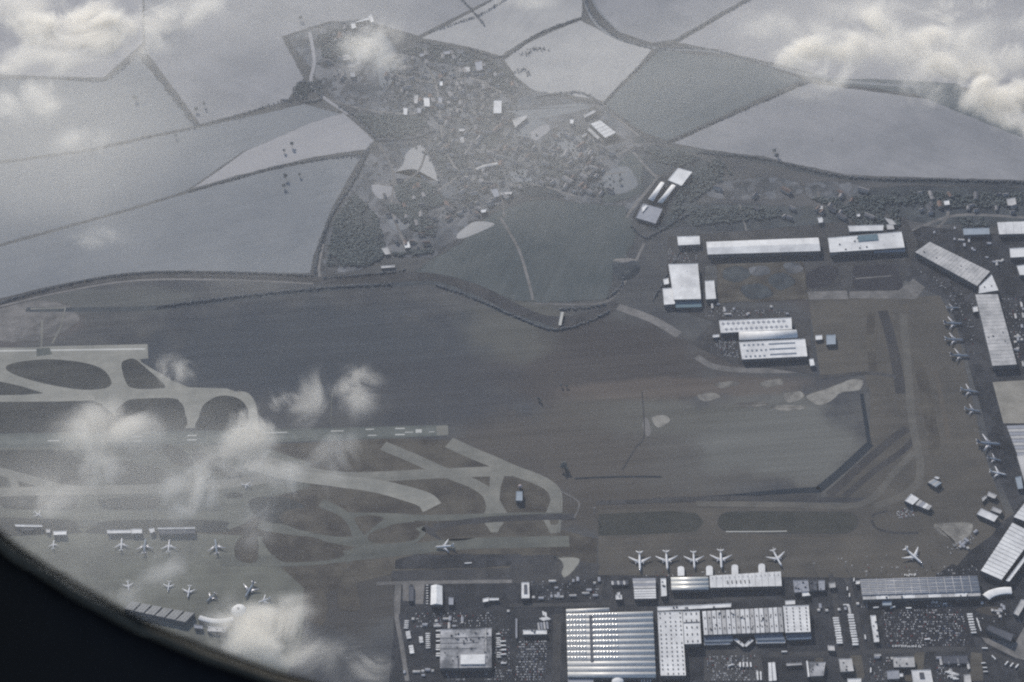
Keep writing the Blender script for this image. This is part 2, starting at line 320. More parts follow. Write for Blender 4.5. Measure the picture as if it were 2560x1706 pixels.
# nearer taxiways
W_ = 30
def C1(t, o=0): return [(o + x / 3.096, 1050 + y / 3.096) for x, y in prs(t)]
def C2(t): return C1(t, 680)
sheet('apron', D('-300,1185 80,1178 420,1182 640,1190 800,1225 830,1290 700,1320 700,1400 690,1500 560,1700 -300,1700'), APRG)
sheet('grass', D('-300,1040 500,1028 900,1008 1035,1012 1250,1100 1285,1240 1100,1260 640,1235 -300,1190'), GRASSB)
sheet('grass', D('640,1180 1280,1215 1370,1240 1370,1320 900,1320 720,1370 640,1300 600,1240'), GRASSB, wob=6)
sheet('taxiway', C1('-400,225 1300,190 2000,200 2400,330 2400,520 2100,600 1900,800 1750,860 -400,800'), TAXT)
tx = lambda p, w_=W_, m=CONC2, tp=None: ribbon('taxiway', p, w_, m, taper=tp)
for p_ in ('-400,245 580,240 700,330 720,420 690,470 620,500 510,500 380,470 0,375 -400,300', '-60,430 0,430 40,445 65,480 40,515 -60,520', '140,490 170,470 240,485 290,515 250,530 150,525', '-20,610 60,580 200,572 560,580 610,625 590,670 520,700 250,705 60,685 -10,650',
          '840,300 900,300 1200,370 1320,420 1280,490 950,510 860,470 820,380', '760,640 800,610 1200,600 1240,640 1180,690 830,695', '-400,760 100,748 500,760 600,800 610,850 560,880 -400,900', '720,830 770,795 980,775 1700,780 1750,830 1700,870 730,880',
          '1500,250 1700,290 1850,400 1900,470 1800,470 1650,400 1520,330', '1250,190 1400,230 1500,330 1450,370 1330,330', '1740,570 1860,565 1870,600 1750,605', '2050,300 2250,330 2350,400 2200,420 2080,370', '1930,620 2200,600 2380,700 2200,800 2000,760'):
    sheet('grass_island', C1(p_), GRASSB if 'x' in p_ else GRASS, True)
tx(C1('-400,560 0,560 300,550 700,545 1000,540 1300,530 1600,510 1900,480 2100,450'), 34); tx(C1('-400,310 0,400 250,470 420,520 560,545'), 30); tx(C1('90,430 110,490 130,550'), 22)
tx(C1('-400,730 0,725 300,730 700,745 1300,740 1700,740'), 30, APRG); tx(C1('580,250 700,300 1000,290 1300,370 1500,400'), 24, TAXT)
tx(C2('-400,250 -100,300 0,330 250,400 520,440 800,440 1250,418 1750,398 1860,402'), 38)
tx(C2('-200,330 100,420 520,475 800,512 1000,560 1180,618 1240,680'), 36, CONC, 62)
tx(C2('860,200 1100,300 1250,370 1400,432 1550,490 1660,560 1700,640 1710,740'), 36, CONC2); tx(C2('1370,175 1560,262 1750,340 1850,385 2040,455 2150,515 2195,580 2200,700 2185,870'), 44, CONC2, 34)
sheet('taxiway', C2('1690,430 1800,430 1770,520 1760,620 1830,735 1640,740 1670,640 1680,540'), CONC2); sheet('taxiway', C2('1640,792 1795,790 1745,872 1695,872'), CONC2)
sheet('taxiway', C2('2090,770 2160,600 2240,590 2245,760 2215,885 2150,885'), CONC2, soft=6); sheet('grass_island', C2('2150,740 2210,730 2215,800 2160,810'), GRASSB, True)
tx(C2('-100,810 0,830 300,880 600,940 900,960'), 34, TAXT); tx(C2('380,640 560,740 640,860 720,960'), 30, TAXT); tx(C2('560,740 900,745 1200,760 1600,750 2000,740 2300,745'), 22, TAXT)
tx(C2('700,960 780,880 900,790 1100,760'), 28, TAXT); tx(C2('560,1070 760,1000 1000,960 1130,880 1120,840'), 40, TAXT); tx(C2('1250,830 1450,800 1650,775 2000,755 2350,750'), 22, ASPHM); tx(C2('1170,830 1300,900 1420,980'), 24, ASPHM)
tx(C2('-400,1084 200,1090 700,1040 1100,1000 1500,960 2300,940'), 40, TAXT)
for p_ in ('60,760 130,700 300,680 480,720 580,800 600,900 400,890 150,830', '640,760 760,740 860,760 780,830 700,840', '740,900 850,840 1050,830 1140,870 1100,930 900,960 780,950', '30,930 250,900 430,950 560,1040 400,1090 60,1090', '1280,860 1500,810 1640,830 1650,880 1500,930 1330,930', '1780,820 2050,800 2100,850 2100,930 1800,930'):
    sheet('grass_island', C2(p_), GRASSB, True)
for p_ in ('695,1360 715,1345 745,1350 755,1400 740,1440 700,1420', '775,1345 800,1310 820,1340 830,1400 780,1400', '545,1240 590,1225 590,1290 540,1285'): sheet('grass_island', D(p_), GRASSB, True, soft=6)
sheet('car_park', D('905,1285 960,1272 1200,1272 1215,1300 1100,1308 905,1310'), ASPH, soft=8); sheet('yard', D('900,1312 1210,1305 1210,1340 900,1345'), ASPHM)
# cargo city asphalt
sheet('asphalt_yard', D('905,1345 1215,1340 1375,1322 2140,1330 2260,1230 2330,1180 2480,1100 2480,1720 880,1720 905,1450'), ASPH)
sheet('asphalt_yard', D('2180,690 2070,640 2040,560 2120,520 2480,560 2480,1120 2330,1180 2290,1090 2260,960 2215,800'), ASPH)
sheet('asphalt_yard', D('1535,545 2080,500 2110,560 2060,690 1860,695 1850,610 1620,610 1620,700 1860,720 1870,860 1680,835 1590,790 1640,740 1530,700'), ASPHM, wob=5)
# central grass and the brown aprons of the cargo side
ISL = srf('mown_island_grass', (.036, .038, .034), (.052, .052, .046), .02, fine=.2, streak=(2, .12))
DRK2 = srf('dark_band_surface', (.036, .036, .039), (.050, .048, .048), .02, fine=.2, streak=(80, .15))  # one dark tone for the diagonal and apron bands
PONDM = srf('dark_basin', (.018, .018, .024), (.030, .030, .036), .02, rough=.6, fine=.25)
G2 = srf('short_grass', (.098, .086, .072), (.080, .072, .062), .02, fine=.2)
sheet('bare_earth', D('1850,908 1900,890 1955,868 1985,876 1975,900 1935,905 1915,925 1880,933'), DIRT, True, wob=6, soft=60)
for p_ in ('1600,905 1640,900 1660,912 1620,922', '1690,925 1740,918 1770,928 1720,936', '1800,905 1840,895 1850,912 1815,925', '1640,880 1680,874 1700,885 1660,892', '1475,975 1490,960 1500,985 1488,1005', '1500,960 1530,950 1545,965 1515,980', '1745,880 1790,872 1800,886 1760,892', '1770,935 1830,928 1860,935 1800,945'):
    sheet('bare_earth', D(p_), DIRT if len(p_) % 2 else TRACK, True, wob=14, soft=60)
sheet('apron', D('1858,690 2160,680 2200,760 2230,900 2260,1040 2310,1180 2280,1230 2140,1330 1375,1322 1375,1240 1980,1190 2010,1165 1890,1150 1998,1040 2000,900 1985,858 1885,862 1868,760'), APR)
sheet('apron', D('1375,1172 1640,1168 1980,1163 2010,1140 2100,1060 2260,1050 2300,1180 2200,1300 1990,1240 1375,1240'), APR)
sheet('grass_verge', D('1375,1182 1540,1174 1600,1180 1618,1200 1600,1222 1500,1228 1375,1232'), ISL, soft=4)
ribbon('edge_line', crom(D('1650,1200 1665,1180 1720,1176 1900,1178 1955,1180 1970,1198 1955,1222 1900,1226 1700,1224 1660,1216'), True), 5, ASPHM, False)
sheet('grass_island', D('1650,1200 1665,1180 1720,1176 1900,1178 1955,1180 1970,1198 1955,1222 1900,1226 1700,1224 1660,1216'), ISL, True); ribbon('edge_line', D('1668,1222 1740,1222 1808,1221'), 3, PAINT)
ribbon('edge_line', D('2005,1190 2010,1182 2040,1175'), 7, ASPHM); ribbon('edge_line', D('2003,1195 2015,1215 2060,1225 2110,1225'), 9, ASPHM)
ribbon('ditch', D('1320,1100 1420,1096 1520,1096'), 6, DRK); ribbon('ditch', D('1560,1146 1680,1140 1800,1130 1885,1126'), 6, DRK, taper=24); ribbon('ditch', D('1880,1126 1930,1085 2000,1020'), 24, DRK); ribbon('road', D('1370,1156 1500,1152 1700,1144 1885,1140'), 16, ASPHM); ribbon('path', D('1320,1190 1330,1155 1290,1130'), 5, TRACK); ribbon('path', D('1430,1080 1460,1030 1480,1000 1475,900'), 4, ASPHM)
ribbon('road', D('1500,1150 1700,1145 1890,1148 2000,1150'), 18, ASPHM)
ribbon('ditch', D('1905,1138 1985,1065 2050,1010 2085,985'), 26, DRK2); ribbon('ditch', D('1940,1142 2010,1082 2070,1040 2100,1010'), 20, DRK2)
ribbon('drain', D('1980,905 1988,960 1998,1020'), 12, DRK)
ribbon('grass_strip', D('2003,716 2000,780 2008,858'), 26, GRASSB)
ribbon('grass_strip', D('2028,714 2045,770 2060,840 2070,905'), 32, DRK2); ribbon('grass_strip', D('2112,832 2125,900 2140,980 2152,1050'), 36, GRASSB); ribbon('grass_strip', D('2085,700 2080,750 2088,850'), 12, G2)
ribbon('grass_strip', D('2150,850 2165,930 2180,1010'), 14, G2); ribbon('edge_line', D('1985,1240 1700,1236 1400,1240'), 5, G2)
ribbon('edge_line', D('1880,868 1990,858 2060,866'), 14, ASPHM)
ribbon('taxiway', D('2075,720 2085,830 2095,960 2115,1080 2090,1130 2010,1165'), 24, srf('taxi_brown', (.120, .113, .100), (.085, .082, .075), .02, streak=(2, .1)))
ribbon('taxiway', D('1600,1158 1800,1160 1980,1158 2060,1080 2100,1040'), 20, srf('taxi_brown', (.14, .118, .092)))
sheet('concrete_pad', D('2142,1205 2160,1200 2235,1200 2232,1230 2200,1258 2180,1240 2150,1225'), DIRT, True, soft=22)
sheet('concrete_pad', T(3, 1, '245,440 540,432 555,490 250,495'), TRACK); sheet('concrete_pad', T(3, 1, '560,440 900,430 1000,350 1080,410 1020,490 560,485'), TRACK)
sheet('pond', T(3, 1, '235,350 290,300 380,262 470,270 485,320 450,370 400,405 300,418 245,400'), PONDM, True, soft=6)
sheet('pond', T(3, 1, '590,262 880,250 925,400 900,430 620,430 585,400'), PONDM, wob=5); ribbon('path', T(3, 1, '600,350 850,330'), 5, TRACK)
sheet('bare_plot', T(3, 1, '1545,1062 1900,1040 1900,1345 1620,1345'), srf('pale_sand', (.30, .285, .25), (.20, .19, .165), .02))
sheet('yard', D('1640,600 1850,595 1860,690 1650,700'), GRASSB, wob=6, soft=12)
for p_, m_ in (('1660,620 1700,610 1730,630 1700,650 1665,645', SCRUB), ('1760,640 1800,625 1830,650 1790,670', SCRUB), ('1700,660 1750,650 1780,680 1720,690', SCRUB), ('1720,615 1760,610 1770,630 1730,635', VILL), ('1800,605 1840,605 1845,625 1810,630', VILL)): sheet('plot', D(p_), m_, True, soft=14)
sheet('asphalt_yard', T(2, 2, '10,700 250,690 600,760 590,850 250,900 -50,880'), ASPHM, wob=6)
sheet('bare_earth', T(2, 2, '290,705 460,715 440,790 370,850 335,820 350,770 330,730'), CONC, True, wob=8, soft=22)
sheet('car_park_plot', T(2, 2, '1320,1330 1700,1320 1740,1560 1320,1560'), ASPHM); sheet('verge', T(3, 2, '-20,700 150,690 160,830 0,830'), APR)
sheet('car_park_plot', T(3, 2, '780,1060 1370,1060 1430,1330 800,1345'), srf('car_park_asphalt', (.020, .021, .026), (.032, .032, .036), .03))
sheet('plaza', T(3, 2, '1470,1260 1700,1300 1761,1190 1900,1180 1900,1450 1700,1400 1500,1300'), TRACK); sheet('plaza', T(3, 2, '1440,1060 1560,1050 1640,1080 1560,1110 1450,1090'), GRASSB, True)
for s in ('560,1380 640,1380 680,1500 640,1560 600,1560', '930,1560 1020,1350 1080,1350 1060,1560', '1400,1350 1470,1350 1480,1560 1380,1560', '300,1560 330,1400 380,1400 380,1560'): sheet('verge', T(3, 2, s), GRASSB)
for s in ('1010,890 1060,900 1060,1010 1010,1010', '1080,890 1160,890 1150,1030 1090,1030', '960,900 1000,900 990,1100 960,1100'): sheet('verge', T(1, 2, s), TRACK)
ribbon('road', T(1, 2, '830,890 1300,880 1761,875'), 12, TRACK); ribbon('road', T(1, 2, '970,900 965,1100 1000,1300 1040,1560'), 12, TRACK)
ribbon('road', T(2, 2, '300,1560 310,1300 310,1100'), 22, ASPHM); ribbon('road', T(2, 2, '620,860 630,1010 1000,1010'), 14, ASPHM)
ribbon('road', T(3, 2, '430,820 470,1050 520,1560'), 14, ASPHM); ribbon('road', T(3, 2, '540,850 600,1060 690,1560'), 14, ASPHM)
ribbon('road', T(3, 2, '0,1380 500,1370 1400,1345 1761,1480'), 16, ASPHM); ribbon('road', T(2, 2, '-20,1040 600,1030 1100,1010 1761,990'), 12, ASPHM)
# ---------------------------------------------------------------- buildings
ROOFW = srf('white_roof_sheet', (.72, .72, .71), (.52, .52, .52), .02, .6, fine=.10, cells=(22, .06, 0.03))
ROOFG = srf('grey_roof_sheet', (.30, .31, .34), (.24, .25, .28), .05, .6, fine=.12)
ROOFD = srf('dark_roof_felt', (.10, .105, .12), (.07, .075, .09), .05, .8, fine=.15)
ROOFO = srf('weathered_roof', (.44, .44, .45), (.11, .115, .125), .03, .75, fine=.1, big=.02)
ROOFM = srf('old_roof', (.50, .49, .48), (.30, .30, .30), .03, .75, fine=.15, big=.012)
METAL = srf('rolled_aluminium', (.64, .63, .60), (.54, .53, .51), .03, .45, metal=.08, fine=.08)
METALC = srf('rolled_aluminium_cream', (.66, .65, .60), (.56, .55, .52), .03, .42, metal=.25, fine=.05)
TEAL = srf('teal_roof', (.12, .18, .21), (.10, .15, .18), .05, .5)
CANOPY = srf('blue_grey_canopy', (.16, .19, .24), (.13, .16, .2), .05, .5)
BLUEG = srf('pale_blue_roof', (.30, .34, .38), (.25, .29, .33), .05, .4)
WALLG = srf('grey_cladding', (.09, .095, .105), (.07, .075, .085), .1, .7)
WALLD = srf('dark_cladding', (.07, .075, .09), (.05, .055, .07), .1, .7)
GLASSD = srf('dark_glazing', (.02, .025, .035), rough=.15, spec=.6, fine=.05)
DARK = srf('dark_vent', (.05, .052, .06), rough=.7)
GLAZE = srf('domed_rooflight', (.95, .93, .88), rough=.30, metal=1.0, fine=.03)
TILE = srf('clay_tile_roof', (.17, .115, .095), (.12, .10, .095), .05)
SLATE = srf('slate_roof', (.12, .12, .13), (.09, .09, .10), .05)
RENDR = srf('rendered_wall', (.42, .40, .37), (.34, .33, .31), .05)
class MB:
    def __init__(s): s.v = []; s.f = []
    def add(s, v, f):
        k = len(s.v); s.v += [tuple(p) for p in v]; s.f += [tuple(i + k for i in q) for q in f]; return s
    def prism(s, base, top):
        n = len(base); s.add(list(base) + list(top), [tuple(range(n, 2 * n))] + [tuple(range(n - 1, -1, -1))] + [(i, (i + 1) % n, n + (i + 1) % n, n + i) for i in range(n)])
        return s
    def slab(s, pts, z0, z1):
        pts = ccw(pts); return s.prism([(p[0], p[1], z0) for p in pts], [(p[0], p[1], z1) for p in pts])
    def build(s, name, mat, parent=None, loc=None, smooth=False):
        me = bpy.data.meshes.new(name); o = loc if loc is not None else (parent.location if parent is not None and parent.type == 'EMPTY' else Vector((0, 0, 0)))
        if parent is not None and parent.parent is not None: o = parent.parent.location
        if parent is not None and parent.type == 'MESH' and parent.parent is None: o = parent.location
        me.from_pydata([(x - o[0], y - o[1], z - o[2]) for x, y, z in s.v], [], s.f)
        if smooth:
            for p in me.polygons: p.use_smooth = True
        ob = link(name, me, mat, parent)
        if loc is not None and parent is None: ob.location = loc
        return ob
def ccw(p):
    a = sum(p[i][0] * p[(i + 1) % len(p)][1] - p[(i + 1) % len(p)][0] * p[i][1] for i in range(len(p)))
    return list(p) if a > 0 else list(p)[::-1]
class Q:
    """quadrilateral plan; u runs along its top edge in the photo, v down"""
    def __init__(s, px, h): s.P = [G(x, y, h) for x, y in px]; s.h = h
    def __call__(s, u, v, z=None):
        a = s.P[0].lerp(s.P[1], u); b = s.P[3].lerp(s.P[2], u); p = a.lerp(b, v)
        return Vector((p.x, p.y, s.h if z is None else z))
    def rect(s, u0, v0, u1, v1): return [s(u0, v0), s(u1, v0), s(u1, v1), s(u0, v1)]
    @property
    def lu(s): return ((s.P[1] - s.P[0]).length + (s.P[2] - s.P[3]).length) / 2
    @property
    def lv(s): return ((s.P[3] - s.P[0]).length + (s.P[2] - s.P[1]).length) / 2
SHARED = {}
def shared_box(key, sx, sy, sz, z0=0, dome=False):
    if key in SHARED: return SHARED[key]
    me = bpy.data.meshes.new(key)
    if dome:
        v, f = ball(8, 6); me.from_pydata([(x * sx / 2, y * sy / 2, z0 + z * sz) for x, y, z in v], [], f)
        for p in me.polygons: p.use_smooth = True
    else:
        v = [(x * sx / 2, y * sy / 2, z) for z in (z0, z0 + sz) for y in (-1, 1) for x in (-1, 1)]
        me.from_pydata(v, [], [(0,2,3,1),(4,5,7,6),(0,1,5,4),(2,6,7,3),(0,4,6,2),(1,3,7,5)])
    SHARED[key] = me; return me
def ball(seg=12, rings=8):
    v = [(0, 0, -1)]; f = []
    for i in range(1, rings):
        a = -math.pi / 2 + math.pi * i / rings
        for j in range(seg):
            b = 2 * math.pi * j / seg; v.append((math.cos(a) * math.cos(b), math.cos(a) * math.sin(b), math.sin(a)))
    v.append((0, 0, 1)); t = len(v) - 1
    for j in range(seg):
        f.append((0, 1 + (j + 1) % seg, 1 + j)); f.append((t, t - seg + j, t - seg + (j + 1) % seg))
    for i in range(rings - 2):
        for j in range(seg):
            a = 1 + i * seg; f.append((a + j, a + (j + 1) % seg, a + seg + (j + 1) % seg, a + seg + j))
    return v, f
def root(name, q, label, cat, group=None):
    c = (q.P[0] + q.P[1] + q.P[2] + q.P[3]) / 4; e = bpy.data.objects.new(name, None); COL.objects.link(e)
    e.location = (c.x, c.y, 0); e.empty_display_size = 5
    q.ang = math.atan2(*(q.P[1] - q.P[0]).yx); return tag(e, label, cat, group)
def piece(name, me, mat, par, p, ang):
    o = link(name, me, mat, par); base = par.location if par.type == 'EMPTY' else par.parent.location
    o.location = p - base; o.rotation_euler = (0, 0, ang); return o
def grid(q, r, name, nu, nv, box, mat, u0=.06, v0=.08, u1=.94, v1=.92, skip=None, dz=0, drop=0.0, stagger=False):
    me = shared_box(name + str(box), *box)
    for j in range(nv):
        for i in range(nu):
            if skip and skip(i, j): continue
            if random.random() < drop: continue
            u = u0 + (u1 - u0) * (i + (.5 if stagger and j % 2 else 0)) / max(1, nu - 1); v = v0 + (v1 - v0) * (j / max(1, nv - 1) if nv > 1 else .5)
            if u > .98: continue
            piece(name, me, mat, r, q(u, v, q.h + dz), q.ang)
def walls(q, r, mat=None, inset=.6, doors=True, top=None):
    MB().slab([q(*a) for a in ((.004, .006), (.996, .006), (.996, .994), (.004, .994))], 0, (top or q.h) - .55).build('wall', mat or WALLG, r)
    if doors and q.lu > 60:       # loading doors along the near side
        n = int(q.lu / 12); n = min(n, 26); me = shared_box('dock_door', 4, .5, 4.2)
        for i in range(n):
            p = q((i + .7) / (n + .4), .994, 0); d = (q(.5, 1) - q(.5, 0)).normalized() * .35
            piece('loading_door', me, DOORM, r, p + Vector((d.x, d.y, 0.2)), q.ang)
DOORM = srf('loading_door_paint', (.16, .165, .18), rough=.6)
def bld(px, h, label, cat='warehouse', style='flat', roof=ROOFW, wall=WALLG, n=8, name='warehouse', along='u', group=None, vents=0, gap=.7, rise=None, **k):
    h = h * 1.15; q = Q(px, h); r = root(name, q, label, cat, group); walls(q, r, wall)
    if style == 'flat':
        ro = MB().slab(q.rect(0, 0, 1, 1), h - .5, h).build('roof', roof, r)
        b = MB(); eu, ev = 1.0 / q.lu, 1.0 / q.lv
        for a in ((0, 0, 1, ev), (0, 1 - ev, 1, 1), (0, ev, eu, 1 - ev), (1 - eu, ev, 1, 1 - ev)): b.slab(q.rect(*a), h + .003, h + .8)
        b.build('parapet', roof, ro)
    elif style == 'panels':
        MB().slab(q.rect(.002, .002, .998, .998), h - .9, h - .45).build('roof_deck', ROOFD, r)
        L = q.lu if along == 'u' else q.lv; g = gap / L
        for i in range(n):
            a, c = i / n + g / 2, (i + 1) / n - g / 2
            MB().slab(q.rect(a, 0, c, 1) if along == 'u' else q.rect(0, a, 1, c), h - .44, h + (.12 if i % 2 else 0)).build('roof_panel', roof if not isinstance(roof, list) else roof[i % len(roof)], r)
    elif style in ('vaults', 'gables'):
        rs = rise or 3.0; K = 8 if style == 'vaults' else 2
        MB().slab(q.rect(.002, .002, .998, .998), h - .5, h - .02).build('gutter_deck', ROOFD, r)
        for i in range(n):
            b = MB(); m = 1; a0, a1 = i / n + .01 / n, (i + 1) / n - .01 / n; rows = []
            for s in range(K + 1):
                t = s / K; w_ = a0 + (a1 - a0) * t; z = h + (math.sin(math.pi * t) ** .8 * rs if style == 'vaults' else (1 - abs(2 * t - 1)) * rs)
                rows.append((q(0, w_, z), q(1, w_, z)) if along == 'u' else (q(w_, 0, z), q(w_, 1, z)))
            v = [p for rr in rows for p in rr]; f = [(2 * s, 2 * s + 1, 2 * s + 3, 2 * s + 2) for s in range(K)]
            f += [tuple(2 * s for s in range(K, -1, -1)), tuple(2 * s + 1 for s in range(K + 1))]
            b.add(v, f); o = b.build('roof_vault' if style == 'vaults' else 'roof_pitch', roof if not isinstance(roof, list) else roof[i % len(roof)], r)
            me = o.data; import bmesh
            bm = bmesh.new(); bm.from_mesh(me); bmesh.ops.recalc_face_normals(bm, faces=bm.faces[:]); bm.to_mesh(me); bm.free()
            if style == 'vaults':
                for p in me.polygons: p.use_smooth = len(p.vertices) == 4
    for i in range(vents):
        s = random.choice(((3, 3, 1.8), (5, 3, 2.2), (2, 2, 1.2)))
        piece('roof_vent', shared_box('vent%s' % s[0], *s), random.choice((ROOFG, DARK, DARK)), r, q(random.uniform(.08, .92), random.uniform(.1, .9), q.h), q.ang)
    return q, r
# --- cargo city, south row
q, r = bld(T(2, 2, '372,1096 968,1080 990,1538 384,1535'), 13, 'silver warehouse roofed by long barrel vaults, glinting rooflights on its western half', style='vaults', n=12, roof=[METAL], rise=4.6)
for row in range(12):
    if row in (9, 10, 11): continue
    me = shared_box('roof_light', 7.5, 5.5, 2.2, 0, True)
    for i in range(16):
        if i in (6, 7): continue
        piece('roof_light', me, GLAZE, r, q(.022 + i * .037, (row + .52) / 12, q.h + 4.4), q.ang)
MB().slab(q.rect(.265, .05, .295, .78), q.h + .2, q.h + 5.2).build('roof_gutter', ROOFD, r)
bld(T(2, 2, '372,1066 668,1056 670,1082 372,1092'), 12, 'short barrel-vaulted bay on the far edge of the silver vaulted warehouse', style='vaults', n=1, roof=METAL, rise=3.6, name='warehouse_annexe')
q, r = bld(T(2, 2, '1000,1085 1168,1080 1196,1522 1022,1524'), 15, 'long white flat warehouse dotted with black smoke vents beside the silver vaulted roof', name='sorting_hall', cat='sorting hall')
grid(q, r, 'smoke_vent', 5, 15, (3, 4, 1.2), DARK, .1, .03, .92, .97, drop=.08)
q, r = bld(T(2, 2, '1000,1050 1508,1026 1506,1052 1000,1078'), 13, 'narrow white strip roof along the far side of the sorting halls', name='office_wing', cat='office building', vents=6)
q, r = bld(T(2, 2, '1172,1082 1290,1078 1302,1303 1186,1307'), 15.5, 'squarish white hall block wedged between dotted hall and ribbed hall', name='sorting_hall', cat='sorting hall')
grid(q, r, 'smoke_vent', 3, 5, (3, 6, 1.2), DARK, .2, .08, .8, .92)
MB().slab(q.rect(0, .33, 1, .37), q.h + .05, q.h + .4).build('roof_seam', ROOFD, r)
q, r = bld(T(2, 2, '1306,1080 1858,1052 1872,1222 1318,1243'), 15.5, 'long ribbed white hall with many upright roof bays beside the dotted end block', name='sorting_hall', cat='sorting hall', style='panels', n=17, roof=[ROOFW, ROOFM, ROOFW], gap=2.4, vents=26)
grid(q, r, 'smoke_vent', 17, 2, (2.5, 5, 1.2), DARK, .03, .3, .97, .75)
q, r = bld(T(3, 2, '103,1045 280,1039 293,1222 118,1228'), 16, 'white end block with four columns of black roof vents east of the ribbed hall', name='sorting_hall', cat='sorting hall')
grid(q, r, 'smoke_vent', 4, 7, (2.5, 5, 1.2), DARK, .12, .1, .88, .9)
bld(T(2, 2, '1320,1248 1520,1238 1520,1288 1322,1294'), 9, 'blue-grey loading canopy under the western part of the ribbed hall', name='loading_canopy', cat='canopy', roof=CANOPY)
bld(T(2, 2, '1660,1232 1858,1228 1876,1276 1680,1282'), 9, 'blue-grey loading canopy under the eastern part of the ribbed hall', name='loading_canopy', cat='canopy', roof=CANOPY)
bld(T(3, 2, '122,1232 294,1226 298,1252 124,1260'), 9, 'blue-grey loading canopy under the dotted end block', name='loading_canopy', cat='canopy', roof=CANOPY)
bld(T(2, 2, '1322,1292 1500,1290 1502,1308 1322,1312'), 6, 'thin white porch strip on the near edge of the western canopy', name='porch', cat='porch')
bld(T(2, 2, '1678,1282 1880,1278 1880,1298 1680,1302'), 6, 'thin white porch strip on the near edge of the eastern canopy', name='porch', cat='porch')
bld(T(3, 2, '130,1258 298,1252 298,1270 130,1276'), 6, 'thin white porch strip below the dotted end block', name='porch', cat='porch')
bld(T(2, 2, '1522,1275 1545,1268 1602,1312 1590,1326'), 7, 'left wing of the white V-shaped gatehouse below the ribbed hall', name='gatehouse_wing', cat='gatehouse', vents=1)
bld(T(2, 2, '1596,1314 1640,1268 1662,1282 1612,1326'), 7, 'right wing of the white V-shaped gatehouse below the ribbed hall', name='gatehouse_wing', cat='gatehouse', vents=1)
# --- cargo terminal under the freighters
bld(T(2, 2, '1092,846 1350,843 1355,930 1097,934'), 12, 'white two-vaulted cargo terminal at the west end of the pier row', name='cargo_terminal', cat='cargo terminal', style='vaults', n=3, roof=METALC, rise=2.2)
q, r = bld(T(2, 2, '1358,836 1850,806 1857,906 1362,918'), 12.5, 'white flat cargo terminal with dark roof slots below the parked freighters', name='cargo_terminal', cat='cargo terminal', style='panels', n=11, gap=.8)
grid(q, r, 'roof_slot', 6, 1, (2.5, 11, 1), DARK, .25, .62, .55, .62); grid(q, r, 'roof_hatch', 16, 1, (1.6, 6, .8), ROOFG, .04, .22, .96, .22)
for i, (x, y, lb) in enumerate(((1162, 770, 'between the second and third freighter'), (1358, 766, 'right of the third freighter'), (1533, 758, 'just right of the fourth freighter'), (1718, 752, 'just left of the angled fifth freighter'))):
    q = Q(T(2, 2, f'{x-24},{y} {x+22},{y} {x+24},{y+66} {x-22},{y+68}'), 9); r = root('pier_building', q, 'white round-ended pier building ' + lb, 'pier building', 'round-ended pier buildings'); walls(q, r, doors=False)
    pts = [q(1, 1), q(0, 1), q(0, .25)] + [q(.5 - .5 * math.cos(a), .25 - .25 * math.sin(a)) for a in [math.pi * k / 8 for k in range(1, 8)]] + [q(1, .25)]
    MB().slab(pts, 8.6, 9.2).build('roof', ROOFW, r)
bld(T(2, 2, '828,853 988,851 989,922 838,925'), 10, 'grey striped shed west of the terminal, upper half', style='panels', along='v', n=4, roof=[ROOFG, ROOFM])
bld(T(2, 2, '838,928 989,925 991,993 843,996'), 10, 'white striped shed west of the terminal, lower half', style='panels', along='v', n=4, gap=1.6)
bld(T(2, 2, '1022,855 1058,854 1065,975 1026,978'), 9, 'narrow white building standing alone between the striped shed and terminal', name='office_building', cat='office building', vents=3)
bld(T(2, 2, '712,968 755,968 758,998 714,1000'), 8, 'small white roof among the dark yards left of the striped shed', name='outbuilding', cat='outbuilding', vents=1)
bld(T(2, 2, '722,952 742,948 744,966 724,968'), 6, 'tiny white annexe behind the small white roof in the dark yard', name='outbuilding', cat='outbuilding')
bld(T(2, 2, '680,872 800,868 802,896 684,898'), 6, 'broken grey low roofs at the top of the dark yard', name='outbuilding', cat='outbuilding', style='panels', n=6, roof=[ROOFM, ROOFD], gap=2)
q, r = bld(T(2, 2, '65,882 118,882 121,990 65,992'), 9, 'white rectangle of roof with a dark well in its middle', name='office_building', cat='office building')
MB().slab(q.rect(.32, .15, .72, .72), q.h + .05, q.h + 1.6).build('roof_plant', ROOFD, r)
# --- west cargo blocks
q, r = bld(T(1, 2, '1203,903 1282,905 1284,1035 1200,1036'), 11, 'bright white gabled hangar standing alone west of cargo city', name='hangar', cat='hangar', style='gables', along='w', n=1, rise=6, roof=ROOFW)
q, r = bld(T(1, 2, '1268,1206 1620,1196 1622,1468 1265,1472'), 12, 'large weathered white warehouse with dark stains, trailers docked on its left', roof=ROOFO, vents=34)
for a in ((.0, .22, 1, .235), (.0, .36, .75, .37), (0, .5, .7, .51)): MB().slab(q.rect(*a), q.h + .05, q.h + .5).build('roof_seam', ROOFD, r)
MB().slab(q.rect(.4, .68, .87, .92), q.h + .05, q.h + 3).build('raised_roof', ROOFW, r); MB().slab(q.rect(.88, .0, .9, .62), q.h + .05, q.h + 2).build('roof_duct', ROOFM, r)
MB().slab(q.rect(.34, .76, .37, 1.0), q.h + .05, q.h + .75).build('roof_seam', ROOFD, r)
bld(T(1, 2, '1325,985 1358,985 1358,1035 1325,1035'), 7, 'small grey shed to the right of the bright gabled hangar', name='shed', cat='shed', roof=ROOFG)
bld(T(1, 2, '1560,995 1600,985 1600,1012 1560,1018'), 7, 'small bright hut by the track right of the gabled hangar', name='shed', cat='shed')
bld(T(1, 2, '1604,990 1670,990 1670,1004 1604,1006'), 6, 'thin white lean-to beside the bright hut on the track', name='shed', cat='shed')
